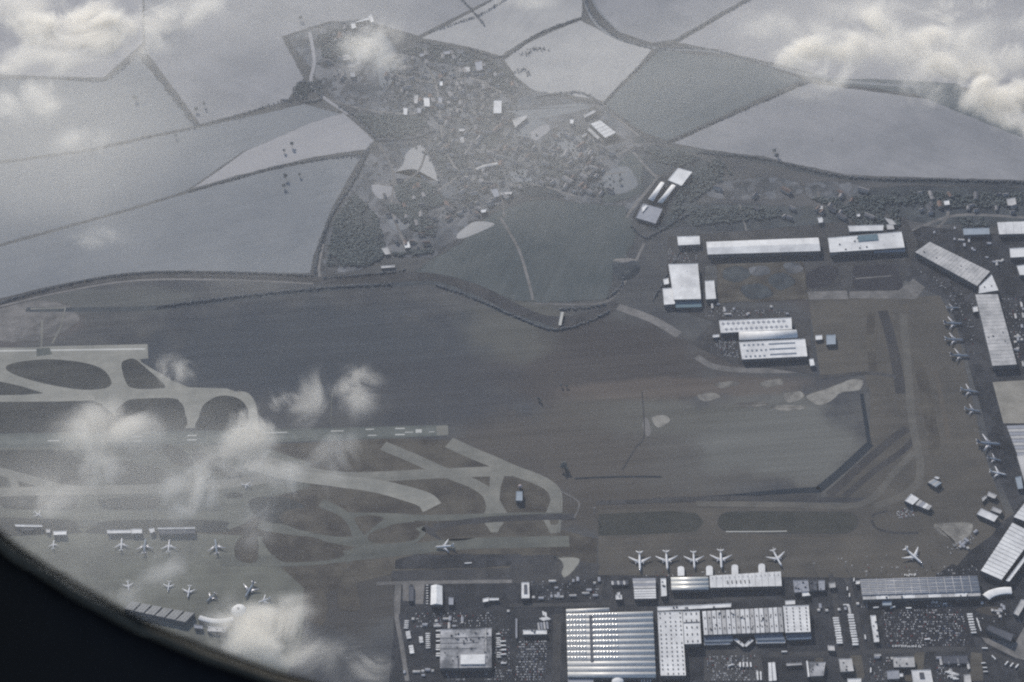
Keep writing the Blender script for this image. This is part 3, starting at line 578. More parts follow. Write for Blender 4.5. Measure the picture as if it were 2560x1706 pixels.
bld(T(1, 2, '1050,905 1085,905 1085,1010 1050,1010'), 6, 'faint brown strip roof in the plots left of the gabled hangar', name='shed', cat='shed', roof=ROOFD)
bld(T(2, 2, '76,1210 240,1210 240,1238 76,1240'), 8, 'low white long roof between the parked trucks and the west car park', name='office_building', cat='office building', vents=3)
bld(T(2, 2, '170,1160 250,1150 256,1200 176,1206'), 6, 'broken white yard roofs above the low white long roof', name='outbuilding', cat='outbuilding', style='panels', n=4, roof=[ROOFM, ROOFG], gap=4)
bld(T(2, 2, '385,1545 560,1545 560,1600 385,1600'), 10, 'grey roof under the near edge of the silver vaulted warehouse', name='office_building', cat='office building', roof=ROOFG)
bld(T(2, 2, '24,1130 36,1130 36,1265 24,1265'), 6, 'very narrow pale shed by the road left of the vaulted warehouse', name='shed', cat='shed', roof=ROOFG)
# --- dark ribbed terminal on the right
q, r = bld(T(3, 2, '632,862 1438,836 1460,948 648,972'), 14, 'long grey ribbed warehouse with a white near edge, below the slanting freighter', style='vaults', n=9, rise=1.8, roof=[ROOFG, ROOFM])
for i in range(1, 14): MB().slab(q.rect(i / 14 - .0022, 0, i / 14 + .0022, 1), q.h, q.h + 1.95).build('roof_rib', ROOFM, r)
q, r = bld(T(3, 2, '650,976 1461,950 1464,974 654,1000'), 13, 'white front strip along the near edge of the long grey ribbed warehouse', name='office_wing', cat='office building', style='panels', n=9, roof=[ROOFM, ROOFW], vents=5)
bld(T(3, 2, '604,872 632,870 632,892 604,894'), 8, 'small white stub at the west end of the long grey ribbed warehouse', name='outbuilding', cat='outbuilding')
bld(T(3, 2, '1682,470 1838,548 1606,864 1464,802'), 14, 'slanting white panelled warehouse at the right edge of the airport', style='panels', along='v', n=14, gap=1.5)
bld(T(3, 2, '1866,566 1884,576 1660,876 1636,870'), 12, 'narrow white strip running beside the slanting panelled warehouse', name='office_wing', cat='office building')
bld(T(3, 2, '1800,290 1900,340 1790,470 1690,432'), 14, 'white panelled hall just above the slanting warehouse', style='panels', along='v', n=6, gap=1)
bld(T(3, 2, '1465,372 1585,426 1555,465 1436,412'), 9, 'white oblong shed beside the dark road, nearer of the slanted pair', name='shed', cat='shed', roof=ROOFW)
bld(T(3, 2, '1546,360 1612,386 1598,410 1530,386'), 8, 'smaller greyish shed touching the back of the slanted white shed', name='shed', cat='shed', roof=ROOFM)
bld(T(3, 2, '1516,256 1576,282 1560,306 1506,286'), 8, 'small pale shed on the apron above the slanted pair', name='shed', cat='shed', roof=ROOFM)
bld(T(3, 2, '1470,300 1500,284 1506,296 1476,328'), 6, 'pale lean-to left of the small shed on the apron edge', name='shed', cat='shed', roof=ROOFM)
bld(T(3, 2, '985,273 1040,306 996,348 940,320'), 10, 'square white hangar beside the scrap-filled yard on the apron', name='hangar', cat='hangar')
bld(T(3, 2, '1044,312 1128,356 1106,384 1012,346'), 9, 'greyish striped hangar joined to the square white hangar', name='hangar', cat='hangar', style='panels', n=4, roof=[ROOFM, ROOFG, ROOFW])
bld(T(3, 2, '1138,168 1196,196 1156,226 1098,192'), 9, 'grey-blue ribbed shed on the apron above the square white hangar', name='shed', cat='shed', style='panels', n=4, roof=[ROOFM, BLUEG])
bld(T(3, 2, '1150,152 1180,160 1172,172 1144,164'), 6, 'tiny pale hut behind the grey-blue ribbed shed', name='hut', cat='hut')
# --- centre right terminals
def seams(q, r, n, h, mat=ROOFM, along='v'):
    for i in range(1, n):
        a = i / n; MB().slab(q.rect(0, a - .004, 1, a + .004) if along == 'v' else q.rect(a - .004, 0, a + .004, 1), h + .02, h + .4).build('roof_seam', mat, r)
q, r = bld(T(3, 1, '1426,458 1580,456 1712,940 1545,950'), 16, 'tall upright white terminal roof standing right of the parked airliners', name='terminal', cat='terminal', style='panels', along='v', n=20, gap=.9, roof=[ROOFM, ROOFM, ROOFM], vents=8)
q, r = bld(T(3, 1, '1112,96 1528,300 1440,400 1012,166'), 16, 'diagonal white terminal roof on the right, above the upright terminal', name='terminal', cat='terminal', style='panels', n=18, gap=.7, roof=[ROOFM], vents=6)
bld(T(3, 1, '1330,242 1400,250 1470,280 1420,300'), 15, 'bulging upper lobe on the back of the diagonal terminal', name='terminal_lobe', cat='terminal', roof=ROOFM) 
bld(T(3, 1, '1538,322 1585,430 1448,452 1452,402'), 16.5, 'wedge-shaped white link roof between the diagonal and upright terminals', name='terminal_link', cat='terminal', roof=ROOFW, vents=2)
bld(T(3, 1, '1408,545 1440,540 1446,575 1412,580'), 9, 'small white stub on the left flank of the upright terminal', name='outbuilding', cat='outbuilding')
q, r = bld(T(2, 1, '1336,96 2108,66 2122,160 1346,184'), 15, 'very long white gabled hangar strip north of the brown garden plot', name='hangar', cat='hangar', style='gables', n=1, rise=3)
bld(T(2, 1, '1136,60 1290,56 1294,114 1142,121'), 11, 'white block just left of the very long hangar strip', name='office_building', cat='office building')
q, r = bld(T(2, 1, '1076,250 1278,246 1300,490 1112,494'), 14, 'big white square-shouldered hangar facing the dark green field', name='hangar', cat='hangar', vents=2)
bld(T(2, 1, '1036,418 1116,412 1120,524 1046,530'), 11, 'white lower-left wing of the big square-shouldered hangar', name='hangar_wing', cat='hangar')
bld(T(2, 1, '1120,500 1302,496 1304,545 1124,550'), 7, 'dark teal canopy along the near side of the big square hangar', name='canopy', cat='canopy', roof=TEAL)
bld(T(2, 1, '1040,355 1075,345 1080,385 1046,392'), 8, 'small white shed in the notch of the big square hangar', name='shed', cat='shed')
bld(T(2, 1, '1326,366 1390,362 1404,488 1334,492'), 10, 'small upright white block right of the big square hangar', name='office_building', cat='office building')
q, r = bld(T(2, 1, '1424,638 1922,618 1926,698 1436,724'), 12, 'white hall pierced by diamond rooflights, rearmost of the stepped trio', name='maintenance_hall', cat='hall')
me = bpy.data.meshes.new('diamond'); b = MB().prism([(-6, 0, 0), (0, -7, 0), (6, 0, 0), (0, 7, 0)], [(-6, 0, .5), (0, -7, .5), (6, 0, .5), (0, 7, .5)]); me.from_pydata(b.v, [], b.f)
for j in range(2):
    for i in range(13): piece('roof_light', me, ROOFG, r, q(.05 + (i + (.5 if j else 0)) * .07, .27 + j * .46, q.h + .05), q.ang)
q, r = bld(T(2, 1, '1560,716 1955,700 1966,756 1562,774'), 14, 'smooth barrel-vaulted roof in the middle of the stepped trio', name='maintenance_hall', cat='hall', style='vaults', n=1, rise=6, roof=ROOFW)
q, r = bld(T(2, 1, '1562,786 2016,764 2032,884 1582,906'), 12, 'white hall with rows of dark roof slots, nearest of the stepped trio', name='maintenance_hall', cat='hall')
grid(q, r, 'roof_slot', 5, 3, (6, 7, .6), CANOPY, .07, .2, .35, .85, stagger=True); 
for j in range(3): 
    for i in range(9): piece('roof_slot', shared_box('slot_long', 8.5, 6, .6), CANOPY, r, q(.46 + i * .045, .2 + j * .3, q.h + .02), q.ang)
q, r = bld(T(2, 1, '1380,738 1425,732 1428,750 1382,756'), 6, 'small white hut at the left foot of the stepped trio', name='hut', cat='hut')
bld(T(3, 1, '283,905 310,900 322,945 290,950'), 8, 'small bright white kiosk off the lower right corner of the stepped trio', name='kiosk', cat='kiosk')
q, r = bld(T(3, 1, '412,70 918,26 940,136 426,170'), 15, 'broad white terminal roof with a teal inset, east of the long hangar strip', name='terminal', cat='terminal', vents=10)
MB().slab(q.rect(.40, .05, .67, .42), q.h + .05, q.h + 2).build('roof_inset', TEAL, r)
bld(T(3, 1, '550,-14 795,-20 792,18 560,26'), 17, 'white upper storey block behind the broad terminal roof', name='terminal_block', cat='terminal')
bld(T(3, 1, '724,144 940,138 942,164 728,170'), 9, 'pale blue glass canopy under the broad terminal roof', name='glass_canopy', cat='canopy', roof=BLUEG)
bld(T(3, 1, '428,170 470,160 474,178 432,184'), 9, 'white corner stub at the lower left of the broad terminal', name='outbuilding', cat='outbuilding')
bld(T(3, 1, '815,-22 860,-22 870,10 820,12'), 10, 'pale faceted roof at the right shoulder of the broad terminal', name='outbuilding', cat='outbuilding', roof=ROOFM)
bld(T(3, 1, '400,738 464,735 466,800 402,804'), 8, 'grey-teal square building on the brown apron', name='fire_station', cat='building', roof=BLUEG)
bld(T(3, 1, '326,742 372,738 374,768 328,772'), 6, 'white hut left of the grey-teal square building', name='hut', cat='hut')
bld(T(3, 1, '1662,142 1790,134 1792,198 1668,205'), 11, 'white oblong roof at the right edge, upper of two', name='terminal_block', cat='terminal')
bld(T(3, 1, '1712,262 1800,250 1810,325 1732,325'), 11, 'white roof cut by the right edge, lower of two', name='terminal_block', cat='terminal')
bld(T(3, 1, '1576,-38 1900,-48 1900,36 1590,44'), 12, 'long white roof running off the right edge above the terminals', name='terminal_block', cat='terminal', style='panels', n=6)
bld(T(3, 1, '1340,4 1520,0 1526,44 1346,50'), 10, 'grey-blue roof left of the long roof at the right edge', name='terminal_block', cat='terminal', roof=BLUEG)
q, r = bld(T(3, 1, '1640,1360 1900,1350 1900,1570 1720,1570'), 8, 'slatted grey-green parking deck below the sand plot at the right edge', name='parking_deck', cat='parking deck', style='panels', along='v', n=9, roof=[ROOFG, ROOFM], gap=2)
bld(T(3, 2, '1712,10 1760,0 1800,210 1772,216'), 9, 'long narrow pale roof beside the road at the right edge', name='long_shed', cat='shed', roof=ROOFM)
bld(T(3, 2, '1700,160 1740,150 1756,236 1720,240'), 8, 'small grey-blue roof below the parking deck', name='shed', cat='shed', roof=BLUEG)
# --- bottom right blocks
B = lambda s, h, lb, name='office_building', cat='office building', **k: bld(T(3, 2, s), h, lb, cat, name=name, **k)
q, r = B('703,1110 740,1108 766,1290 730,1294', 7, 'long narrow white shed standing upright beside the big car park', 'shed', 'shed', vents=4)
B('786,1012 850,1012 850,1040 786,1040', 8, 'bluish-white box building under the long grey ribbed warehouse', 'kiosk', 'kiosk', roof=BLUEG)
B('118,1008 185,1004 187,1032 120,1036', 10, 'white stair block on the far edge of the dotted end block')
B('234,944 270,940 292,972 236,978', 8, 'bright white angular hut between the terminal and the dotted end block', 'hut', 'hut')
B('172,868 275,866 285,944 182,952', 9, 'grey speckled roof right of the slotted cargo terminal', vents=12, roof=ROOFG)
B('284,868 336,868 338,936 292,940', 8, 'grey-brown roof right of the speckled roof', vents=5, roof=ROOFD)
B('345,868 390,868 392,934 350,936', 8, 'grey-blue square roof, easternmost of the three behind the bright hut', roof=ROOFG, vents=2)
B('418,886 462,882 466,916 424,920', 7, 'small mottled grey roof by the gate road', 'hut', 'hut', roof=ROOFM)
B('486,1408 576,1405 590,1492 500,1498', 10, 'square white flat roof below the trailer rows', vents=3, roof=ROOFM)
B('0,1434 50,1430 62,1555 4,1562', 9, 'upright white shed with a dark seam at the bottom of the cargo area', 'shed', 'shed', style='panels', n=2, gap=2)
B('126,1440 230,1435 232,1450 128,1456', 6, 'thin white bar of roof between the seamed shed and weathered block', 'shed', 'shed', roof=ROOFM)
B('282,1430 396,1430 382,1524 290,1528', 9, 'weathered grey block with a bright white left edge', roof=ROOFO, vents=6)
B('262,1422 274,1422 286,1530 274,1532', 9.5, 'bright narrow strip along the left side of the weathered grey block')
B('860,1396 1004,1394 1012,1464 866,1466', 9, 'wide pale grey roof with a dark patch, below the big car park', vents=4, roof=ROOFM)
B('816,1490 900,1485 906,1544 822,1548', 8, 'pinkish grey low roof, left of the two at the bottom', roof=ROOFG)
q, r = B('986,1486 1118,1483 1136,1575 1000,1580', 10, 'bright white block with a dark courtyard at the bottom edge')
MB().slab(q.rect(.38, .2, .62, .65), q.h + .05, q.h + 1.5).build('roof_plant', ROOFD, r)
B('546,1545 640,1543 642,1600 552,1600', 9, 'white roof cut by the bottom edge below the square white roof')
B('1346,1516 1390,1514 1402,1590 1352,1592', 8, 'upright white shed near the bottom right corner', 'shed', 'shed', roof=ROOFM)
B('1518,1172 1692,1238 1670,1288 1500,1206', 12, 'dark slanted slab building beside the concrete plaza', roof=ROOFD)
B('1740,1000 1790,1000 1722,1112 1688,1096', 9, 'slanted pale strip building above the dark slab building', roof=ROOFM)
B('410,1315 455,1318 460,1352 414,1350', 7, 'small greyish roof in the yard below the dotted end block', 'hut', 'hut', roof=ROOFM)
B('1200,1385 1370,1380 1380,1440 1205,1440', 4, 'dark sunken roof left of the concrete plaza', roof=ROOFD)
B('900,1508 928,1508 930,1530 902,1532', 8, 'round-looking little pale tank house between two low roofs', 'tank_house', 'hut')
B('728,1376 776,1374 778,1388 730,1390', 4, 'small pale kiosk at the top of the lower blocks', 'kiosk', 'kiosk', roof=ROOFM)
def strip_building(pts, w_, h, label, name, cat, mat=ROOFW, rise=2):
    P = [G(x, y, h) for x, y in crom(pts, False, 5)]; e = bpy.data.objects.new(name, None); COL.objects.link(e); e.location = (P[0].x, P[0].y, 0); tag(e, label, cat)
    K = 6; V = []; n = len(P)
    for i, p in enumerate(P):
        d = (P[min(i + 1, n - 1)] - P[max(i - 1, 0)]).normalized(); s = Vector((-d.y, d.x, 0))
        for k in range(K + 1):
            a = math.pi * k / K; V.append((p + s * math.cos(a) * w_ / 2 + Vector((0, 0, math.sin(a) * rise)))[:])
    F = [(i * (K + 1) + k, i * (K + 1) + k + 1, (i + 1) * (K + 1) + k + 1, (i + 1) * (K + 1) + k) for i in range(n - 1) for k in range(K)]
    F += [tuple(range(K + 1)), tuple(range(len(V) - 1, len(V) - K - 2, -1))]
    MB().add(V, F).build('roof', mat, e)
    V = []; 
    for i, p in enumerate(P):
        d = (P[min(i + 1, n - 1)] - P[max(i - 1, 0)]).normalized(); s = Vector((-d.y, d.x, 0)) * w_ * .44
        V += [(p + s).xy[:] + (0,), (p - s).xy[:] + (0,), (p + s).xy[:] + (h - .02,), (p - s).xy[:] + (h - .02,)]
    F = []
    for i in range(n - 1):
        a = 4 * i; F += [(a, a + 4, a + 6, a + 2), (a + 1, a + 3, a + 7, a + 5), (a + 2, a + 6, a + 7, a + 3)]
    F += [(0, 2, 3, 1), (4 * n - 4, 4 * n - 3, 4 * n - 1, 4 * n - 2)]
    MB().add(V, F).build('wall', WALLG, e)
strip_building(T(3, 2, '1500,985 1530,962 1580,945 1630,938 1675,938'), 24, 8, 'curved white canopy sweeping round beside the slanting warehouse', 'curved_canopy', 'canopy')
# --- left terminal
strip_building(T(0, 2, '1370,1122 1430,1140 1500,1148 1570,1140 1605,1128'), 15, 9, 'thin curved pale walkway below the round white dome', 'curved_walkway', 'walkway')
LB = ('leftmost, half under the window frame', 'second from the window frame', 'third from the window frame', 'fourth, in the middle of the fan', 'fifth, beside the last one', 'last one, nearest the curved walkway')
for i in range(6):
    x = 905 + i * 74; y = 1012 + i * 14
    bld(T(0, 2, f'{x},{y} {x+62},{y+10} {x+8-i*2+2},{y+62+i*2} {x-52-i*3},{y+50+i*2}'), 12, 'slanted pale roof segment of the fan-shaped terminal, ' + LB[i], 'terminal', name='terminal_segment', group='roof segments of the fan-shaped terminal', roof=srf('dull_panel_roof', (.30, .30, .29), (.22, .22, .215), .03), style='panels', n=3, gap=.8)
c = G(*T(0, 2, '1645,1088')[0]); e = bpy.data.objects.new('domed_rotunda', None); COL.objects.link(e); e.location = c; tag(e, 'round white dome rotunda beside the curved walkway', 'rotunda')
def lathe(profile, seg=24):
    v = []; f = []
    for r_, z in profile:
        for j in range(seg): a = 2 * math.pi * j / seg; v.append((r_ * math.cos(a), r_ * math.sin(a), z))
    for i in range(len(profile) - 1):
        for j in range(seg): f.append((i * seg + j, i * seg + (j + 1) % seg, (i + 1) * seg + (j + 1) % seg, (i + 1) * seg + j))
    f.append(tuple(range((len(profile) - 1) * seg, len(profile) * seg))); return v, f
v, f = lathe([(18, 0), (18, 9)]); me = bpy.data.meshes.new('w'); me.from_pydata(v, [], f); link('wall', me, WALLG, e)
v, f = lathe([(20.5, 8.5), (20.5, 10), (18.5, 13), (14, 16), (8, 18), (3, 18.8)]); me = bpy.data.meshes.new('d'); me.from_pydata(v, [], f)
for p in me.polygons: p.use_smooth = True
link('dome', me, ROOFW, e); v, f = lathe([(3, 18.6), (3, 20)]); me = bpy.data.meshes.new('l'); me.from_pydata(v, [], f); link('lantern', me, DARK, e)
c = G(*T(2, 2, '727,1575')[0]); e = bpy.data.objects.new('round_tank', None); COL.objects.link(e); e.location = c; tag(e, 'white round-topped tank at the near edge of the vaulted warehouse', 'tank')
v, f = lathe([(16, 0), (16, 10)]); me = bpy.data.meshes.new('w'); me.from_pydata(v, [], f); link('wall', me, WALLG, e)
v, f = lathe([(16.4, 10), (14, 13), (8, 15.5), (2, 16.5)]); me = bpy.data.meshes.new('d'); me.from_pydata(v, [], f); link('dome', me, ROOFW, e)
L0 = lambda s, h, lb, name='pier_building', cat='building', **k: bld(T(0, 2, s), h, lb, cat, name=name, **k)
L0('735,522 900,520 902,542 738,545', 8, 'pale low pier building above the first two parked airliners on the left')
L0('902,514 976,514 978,544 904,545', 9, 'bright end block of the low pier building', 'pier_block')
L0('1022,512 1060,508 1066,532 1036,544', 8, 'small pale wedge building in the gap between the two piers', 'hut', 'hut')
L0('1085,516 1340,512 1345,545 1092,552', 8, 'long dark-roofed pier building above the right-hand parked airliners', roof=ROOFD)
L0('1085,506 1340,502 1340,513 1085,517', 9, 'thin white roof line along the far side of the dark pier', 'pier_block')
L0('100,484 290,488 292,500 110,498', 8, 'thin grey pier roof at the left edge above the window frame')
L0('130,502 230,506 232,520 150,520', 6, 'dark low roof just below the thin grey pier roof', roof=ROOFD)
L0('366,530 456,528 458,553 368,556', 9, 'small white block right of the thin grey pier', 'pier_block')
L0('315,515 345,515 345,540 320,540', 6, 'small grey hut left of the small white block', 'hut', 'hut', roof=ROOFM)
L0('1335,1172 1392,1178 1396,1202 1336,1196', 7, 'small grey roof below the curved walkway, left of two', roof=ROOFG)
L0('1432,1184 1556,1188 1550,1222 1426,1218', 7, 'wider grey roof below the curved walkway, right of two', roof=ROOFM, vents=4)
q, r = bld(T(2, 2, '28,255 72,255 72,320 26,320'), 10, 'isolated grey-blue blockhouse on grass by the taxiway end', 'building', name='radar_building', roof=BLUEG)
c = G(*T(2, 2, '56,232')[0]); e = bpy.data.objects.new('radar_dome', None); COL.objects.link(e); e.location = c; tag(e, 'small pinkish radar dome behind the isolated blockhouse', 'radome')
v, f = ball(12, 8); me = bpy.data.meshes.new('d'); me.from_pydata([(x * 6, y * 6, z * 6 + 7) for x, y, z in v], [], f); link('dome', me, srf('radome', (.4, .34, .34)), e)
v, f = lathe([(3.5, 0), (3.5, 4)]); me = bpy.data.meshes.new('w'); me.from_pydata(v, [], f); link('wall', me, WALLG, e)
# --- beyond the motorway
F2 = lambda s, h, lb, name='farm_building', cat='building', **k: bld(T(2, 0, s), h, lb, cat, name=name, **k)
q, r = F2('606,828 716,914 642,950 538,852', 11, 'white ribbed warehouse behind the village, standing on a dark forecourt', 'warehouse', 'warehouse', style='panels', along='u', n=5, gap=1.6)
F2('528,874 604,945 590,962 518,895', 8, 'low pale annexe along the left side of the ribbed village warehouse', 'warehouse_annexe', 'warehouse', roof=ROOFM)
sheet('yard', T(2, 0, '640,955 716,918 745,945 740,985 640,1010 600,985'), ASPHM)
sheet('yard', T(2, 0, '830,950 880,935 910,950 905,985 860,990'), SCRUB)
F2('490,795 560,758 580,770 500,812', 8, 'long pale shed with trailing roof above the ribbed village warehouse', 'shed', 'shed', roof=ROOFM)
F2('400,822 424,824 420,854 398,850', 10, 'small bright house left of the ribbed village warehouse', 'bright_house', 'house')
F2('475,940 510,915 520,925 485,950', 7, 'small pale hut below the annexe of the ribbed village warehouse', 'hut', 'hut', roof=ROOFM)
F2('1142,1156 1240,1184 1166,1280 1072,1240', 12, 'bright white square warehouse at the head of the industrial strip', 'warehouse', 'warehouse')
F2('1022,1252 1050,1260 970,1385 936,1370', 9, 'long white shed pointing at the green field, left of the twin sheds', 'long_shed', 'shed', style='vaults', along='w', n=1, rise=2)
F2('1098,1270 1128,1278 1032,1400 1000,1392', 9, 'long white shed pointing at the green field, right of the twin sheds', 'long_shed', 'shed', style='vaults', along='w', n=1, rise=2)
sheet('industrial_yard', T(2, 0, '1000,1230 1150,1140 1250,1180 1120,1330 1020,1560 930,1560 820,1500 880,1400'), ASPH)
F2('900,1400 1036,1438 988,1540 852,1500', 8, 'dark square roof at the foot of the industrial strip', 'depot', 'building', roof=ROOFG)
F2('892,1425 920,1408 934,1418 898,1462', 10, 'bright little roof on the corner of the dark square depot', 'hut', 'hut')
F2('0,822 98,790 106,808 22,880', 8, 'pale field barn west of the ribbed village warehouse', 'barn', 'barn', roof=ROOFM)
V1 = lambda s, h, lb, name='village_building', cat='building', **k: bld(T(1, 0, s), h, lb, cat, name=name, **k)
V1('1636,692 1690,694 1688,780 1632,780', 11, 'bright white square building on the green at the east of the village', 'village_hall')
V1('665,160 700,145 780,120 790,135 690,185', 9, 'long bright roof of the farm at the far north of the village', 'farmhouse', 'farm')
V1('770,112 795,100 812,150 790,155', 9, 'bright end wing of the far northern farm', 'farm_wing', 'farm')
V1('652,165 680,160 690,190 660,200', 9, 'lower wing of the far northern farm', 'farm_wing', 'farm')
strip_building(T(1, 0, '1515,1168 1560,1148 1610,1136 1662,1128'), 14, 8, 'long curved pale roof in the middle of the village', 'curved_hall', 'building', ROOFM)
for k, (s, lb) in enumerate((('1088,655 1118,655 1112,712 1086,712', 'leftmost pale slab block in the village centre cluster'), ('1152,672 1192,676 1196,735 1158,732', 'bright pale slab block in the village centre cluster'),
        ('1252,668 1280,670 1280,710 1254,708', 'faint grey slab block at the right of the village centre cluster'), ('1014,742 1042,746 1040,792 1014,790', 'upright white block below the village centre cluster'),
        ('1108,742 1140,745 1132,780 1108,778', 'yellowish block right of the upright white block'), ('1264,562 1284,562 1284,590 1264,590', 'tiny brilliant white roof north of the village centre'),
        ('1395,888 1435,885 1435,902 1398,905', 'long pale roof on the south side of the village street'), ('1400,945 1428,942 1434,985 1410,985', 'white house block beside the south street'),
        ('595,380 640,375 650,410 600,415', 'pale barn in the trees of the northern village'), ('645,500 680,500 684,530 650,530', 'pale house at the centre of the northern trees'),
        ('1612,1305 1660,1298 1678,1350 1640,1360', 'white building at the eastern crossroads'), ('1680,1325 1761,1318 1761,1335 1684,1342', 'long thin pale roof east of the crossroads'),
        ('1545,1445 1585,1440 1580,1460 1550,1464', 'brilliant small roof on the road above the green field'), ('1505,425 1555,420 1560,480 1515,490', 'pale apartment block at the northeast edge of the village'),
        ('1435,460 1470,460 1472,495 1440,495', 'pale house row beside the apartment block'), ('1290,355 1335,350 1335,372 1292,375', 'pinkish roof at the north edge of the village'),
        ('1125,370 1155,368 1156,388 1126,390', 'lone pinkish roof in the northern gardens'))):
    V1(s, 8, lb, name='village_building', cat='building', roof=random.choice((ROOFM, ROOFG)) if k not in (1, 3, 5, 12) else ROOFW)
V3 = lambda s, h, lb, **k: bld(T(1, 1, s), h, lb, 'building', name='farm_building', **k)
V3('1015,100 1050,95 1062,135 1025,140', 8, 'bright white cabin in the riding yard by the woodland')
V3('860,140 905,130 925,180 890,185', 6, 'pinkish long shed left of the riding yard', roof=ROOFM)
V3('860,262 955,256 955,272 862,278', 5, 'thin pale roof beside the motorway', roof=ROOFM)
W3 = lambda s, h, lb, **k: bld(T(3, 0, s), h, lb, 'building', name='roadside_building', **k)
W3('1208,1385 1245,1380 1250,1410 1215,1412', 9, 'small white house on the road beyond the terminals')
W3('1640,1370 1700,1360 1710,1410 1650,1415', 7, 'pale depot roof by the far right road', roof=ROOFM)
W3('340,1500 372,1495 380,1530 350,1535', 8, 'white hut beside the tall mast north of the hangar strip')
W3('610,1475 632,1472 634,1490 612,1492', 7, 'tiny white hut above the terminal block')
W3('350,1420 375,1415 378,1440 352,1442', 7, 'pinkish hut in the rough ground beyond the motorway', roof=ROOFM)
W3('800,1500 850,1510 885,1545 840,1550', 8, 'pale faceted building right of the terminal block', roof=ROOFM)
# white footbridge over the cutting
b0, b1 = G(*T(2, 1, '346,578')[0], 7), G(*T(2, 1, '328,670')[0], 7); e = bpy.data.objects.new('footbridge', None); COL.objects.link(e); e.location = (b0.x, b0.y, 0); tag(e, 'short white bridge crossing the sunken motorway', 'bridge')
d = (b1 - b0).normalized(); n_ = Vector((-d.y, d.x, 0))
MB().slab([b0 + n_ * 5, b0 - n_ * 5, b1 - n_ * 5, b1 + n_ * 5], 6.2, 7).build('deck', PAINT, e)
for s in (-1, 1): MB().slab([b0 + n_ * s * 5, b0 + n_ * s * 4.6, b1 + n_ * s * 4.6, b1 + n_ * s * 5], 7.01, 8.1).build('parapet', PAINT, e)
for t in (.2, .5, .8): c = b0.lerp(b1, t); MB().slab([c + n_ * 4 + d, c + n_ * 4 - d, c - n_ * 4 - d, c - n_ * 4 + d], 0, 6.18).build('pier', CONC, e)
# ---------------------------------------------------------------- airliners
PW = srf('aircraft_white', (.70, .70, .70), (.62, .62, .63), .2, .35, fine=.04)
PG = srf('aircraft_grey_wing', (.52, .53, .55), (.46, .47, .49), .2, .4, fine=.05)
PB = srf('aircraft_blue_fin', (.10, .14, .24), rough=.4); PV = srf('aircraft_purple_fin', (.09, .06, .16), rough=.4); PR = srf('aircraft_red_fin', (.25, .08, .07), rough=.4)
ENG = srf('engine_cowling', (.40, .40, .42), rough=.35, metal=.3); TYRE = srf('tyre_rubber', (.02, .02, .02))
def mesh_of(name, v, f, mat, smooth=True):
    me = bpy.data.meshes.new(name); me.from_pydata(v, [], f); me.materials.append(mat)
    if smooth:
        for p in me.polygons: p.use_smooth = len(p.vertices) <= 4
    return me
def tube_x(st, seg=12):      # stations: x, radius, z centre, vertical factor
    v = []; f = []
    for x, r_, z, k in st:
        for j in range(seg): a = 2 * math.pi * j / seg; v.append((x, r_ * math.cos(a), z + r_ * k * math.sin(a)))
    for i in range(len(st) - 1):
        for j in range(seg): f.append((i * seg + j, (i + 1) * seg + j, (i + 1) * seg + (j + 1) % seg, i * seg + (j + 1) % seg))
    f += [tuple(range(seg)), tuple(range(len(v) - 1, len(v) - seg - 1, -1))]; return v, f
def foil(sec):               # sections: leading x, y, z, chord, thickness, upright?
    v = []; f = []
    for lx, y, z, c, t, up in sec:
        for a, b in ((0, 0), (.25, .5), (.7, .35), (1, 0), (.7, -.3), (.25, -.45)):
            v.append((lx - a * c, y, z + b * t) if not up else (lx - a * c, y + b * t, z))
    for i in range(len(sec) - 1):
        for j in range(6): f.append((6 * i + j, 6 * i + (j + 1) % 6, 6 * i + 6 + (j + 1) % 6, 6 * i + 6 + j))
    f += [tuple(range(5, -1, -1)), tuple(range(len(v) - 6, len(v)))]; return v, f
fus = [(30, .3, 4.6, 1), (29, 1.3, 4.7, 1), (26.5, 2.3, 4.9, 1), (22, 2.9, 5, 1), (-12, 2.9, 5, 1), (-20, 2.2, 5.6, 1), (-26, 1.2, 6.4, 1), (-30, .4, 7, 1)]
ME = {'fuselage': mesh_of('fuselage', *tube_x(fus), PW), 'engine': mesh_of('engine', *tube_x([(2.9, 1.35, 0, 1), (2.4, 1.6, 0, 1), (-.6, 1.5, 0, 1), (-3, .8, 0, 1)], 10), ENG)}
for s, n_ in ((1, 'l'), (-1, 'r')):
    ME['wing' + n_] = mesh_of('wing', *foil([(8, s * 1.5, 3.6, 13, 1.5, 0), (1.5, s * 10.5, 4.3, 8, 1.0, 0), (-11.5, s * 29.5, 6.0, 2.6, .35, 0)]), PG)
    ME['tail' + n_] = mesh_of('tailplane', *foil([(-21.5, s * .8, 6.6, 6.5, .6, 0), (-28.5, s * 9.8, 7.2, 2.4, .25, 0)]), PG)
ME['windscreen'] = mesh_of('windscreen', *tube_x([(28.3, 1.6, 5.0, .7), (27.5, 1.95, 5.25, .75), (26.9, 2.15, 5.3, .8)]), GLASSD)
v, f = [], []
for y in (-3, 3): v += [(x, y + dy, z) for z in (0, 3.2) for x, dy in ((-4, -.5), (-1, -.5), (-1, .5), (-4, .5))]
v += [(x, dy, z) for z in (0, 3) for x, dy in ((22.5, -.3), (23.8, -.3), (23.8, .3), (22.5, .3))]
for k in range(3): a = 8 * k; f += [(a, a + 1, a + 5, a + 4), (a + 1, a + 2, a + 6, a + 5), (a + 2, a + 3, a + 7, a + 6), (a + 3, a, a + 4, a + 7), (a, a + 3, a + 2, a + 1)]
ME['landing_gear'] = mesh_of('landing_gear', v, f, TYRE, False)
PGY = srf('aircraft_white_shaded', (.24, .28, .33), (.20, .24, .29), .2, .4, fine=.05)  # shade and haze on the airliners put into a blue-grey paint
MG = {}
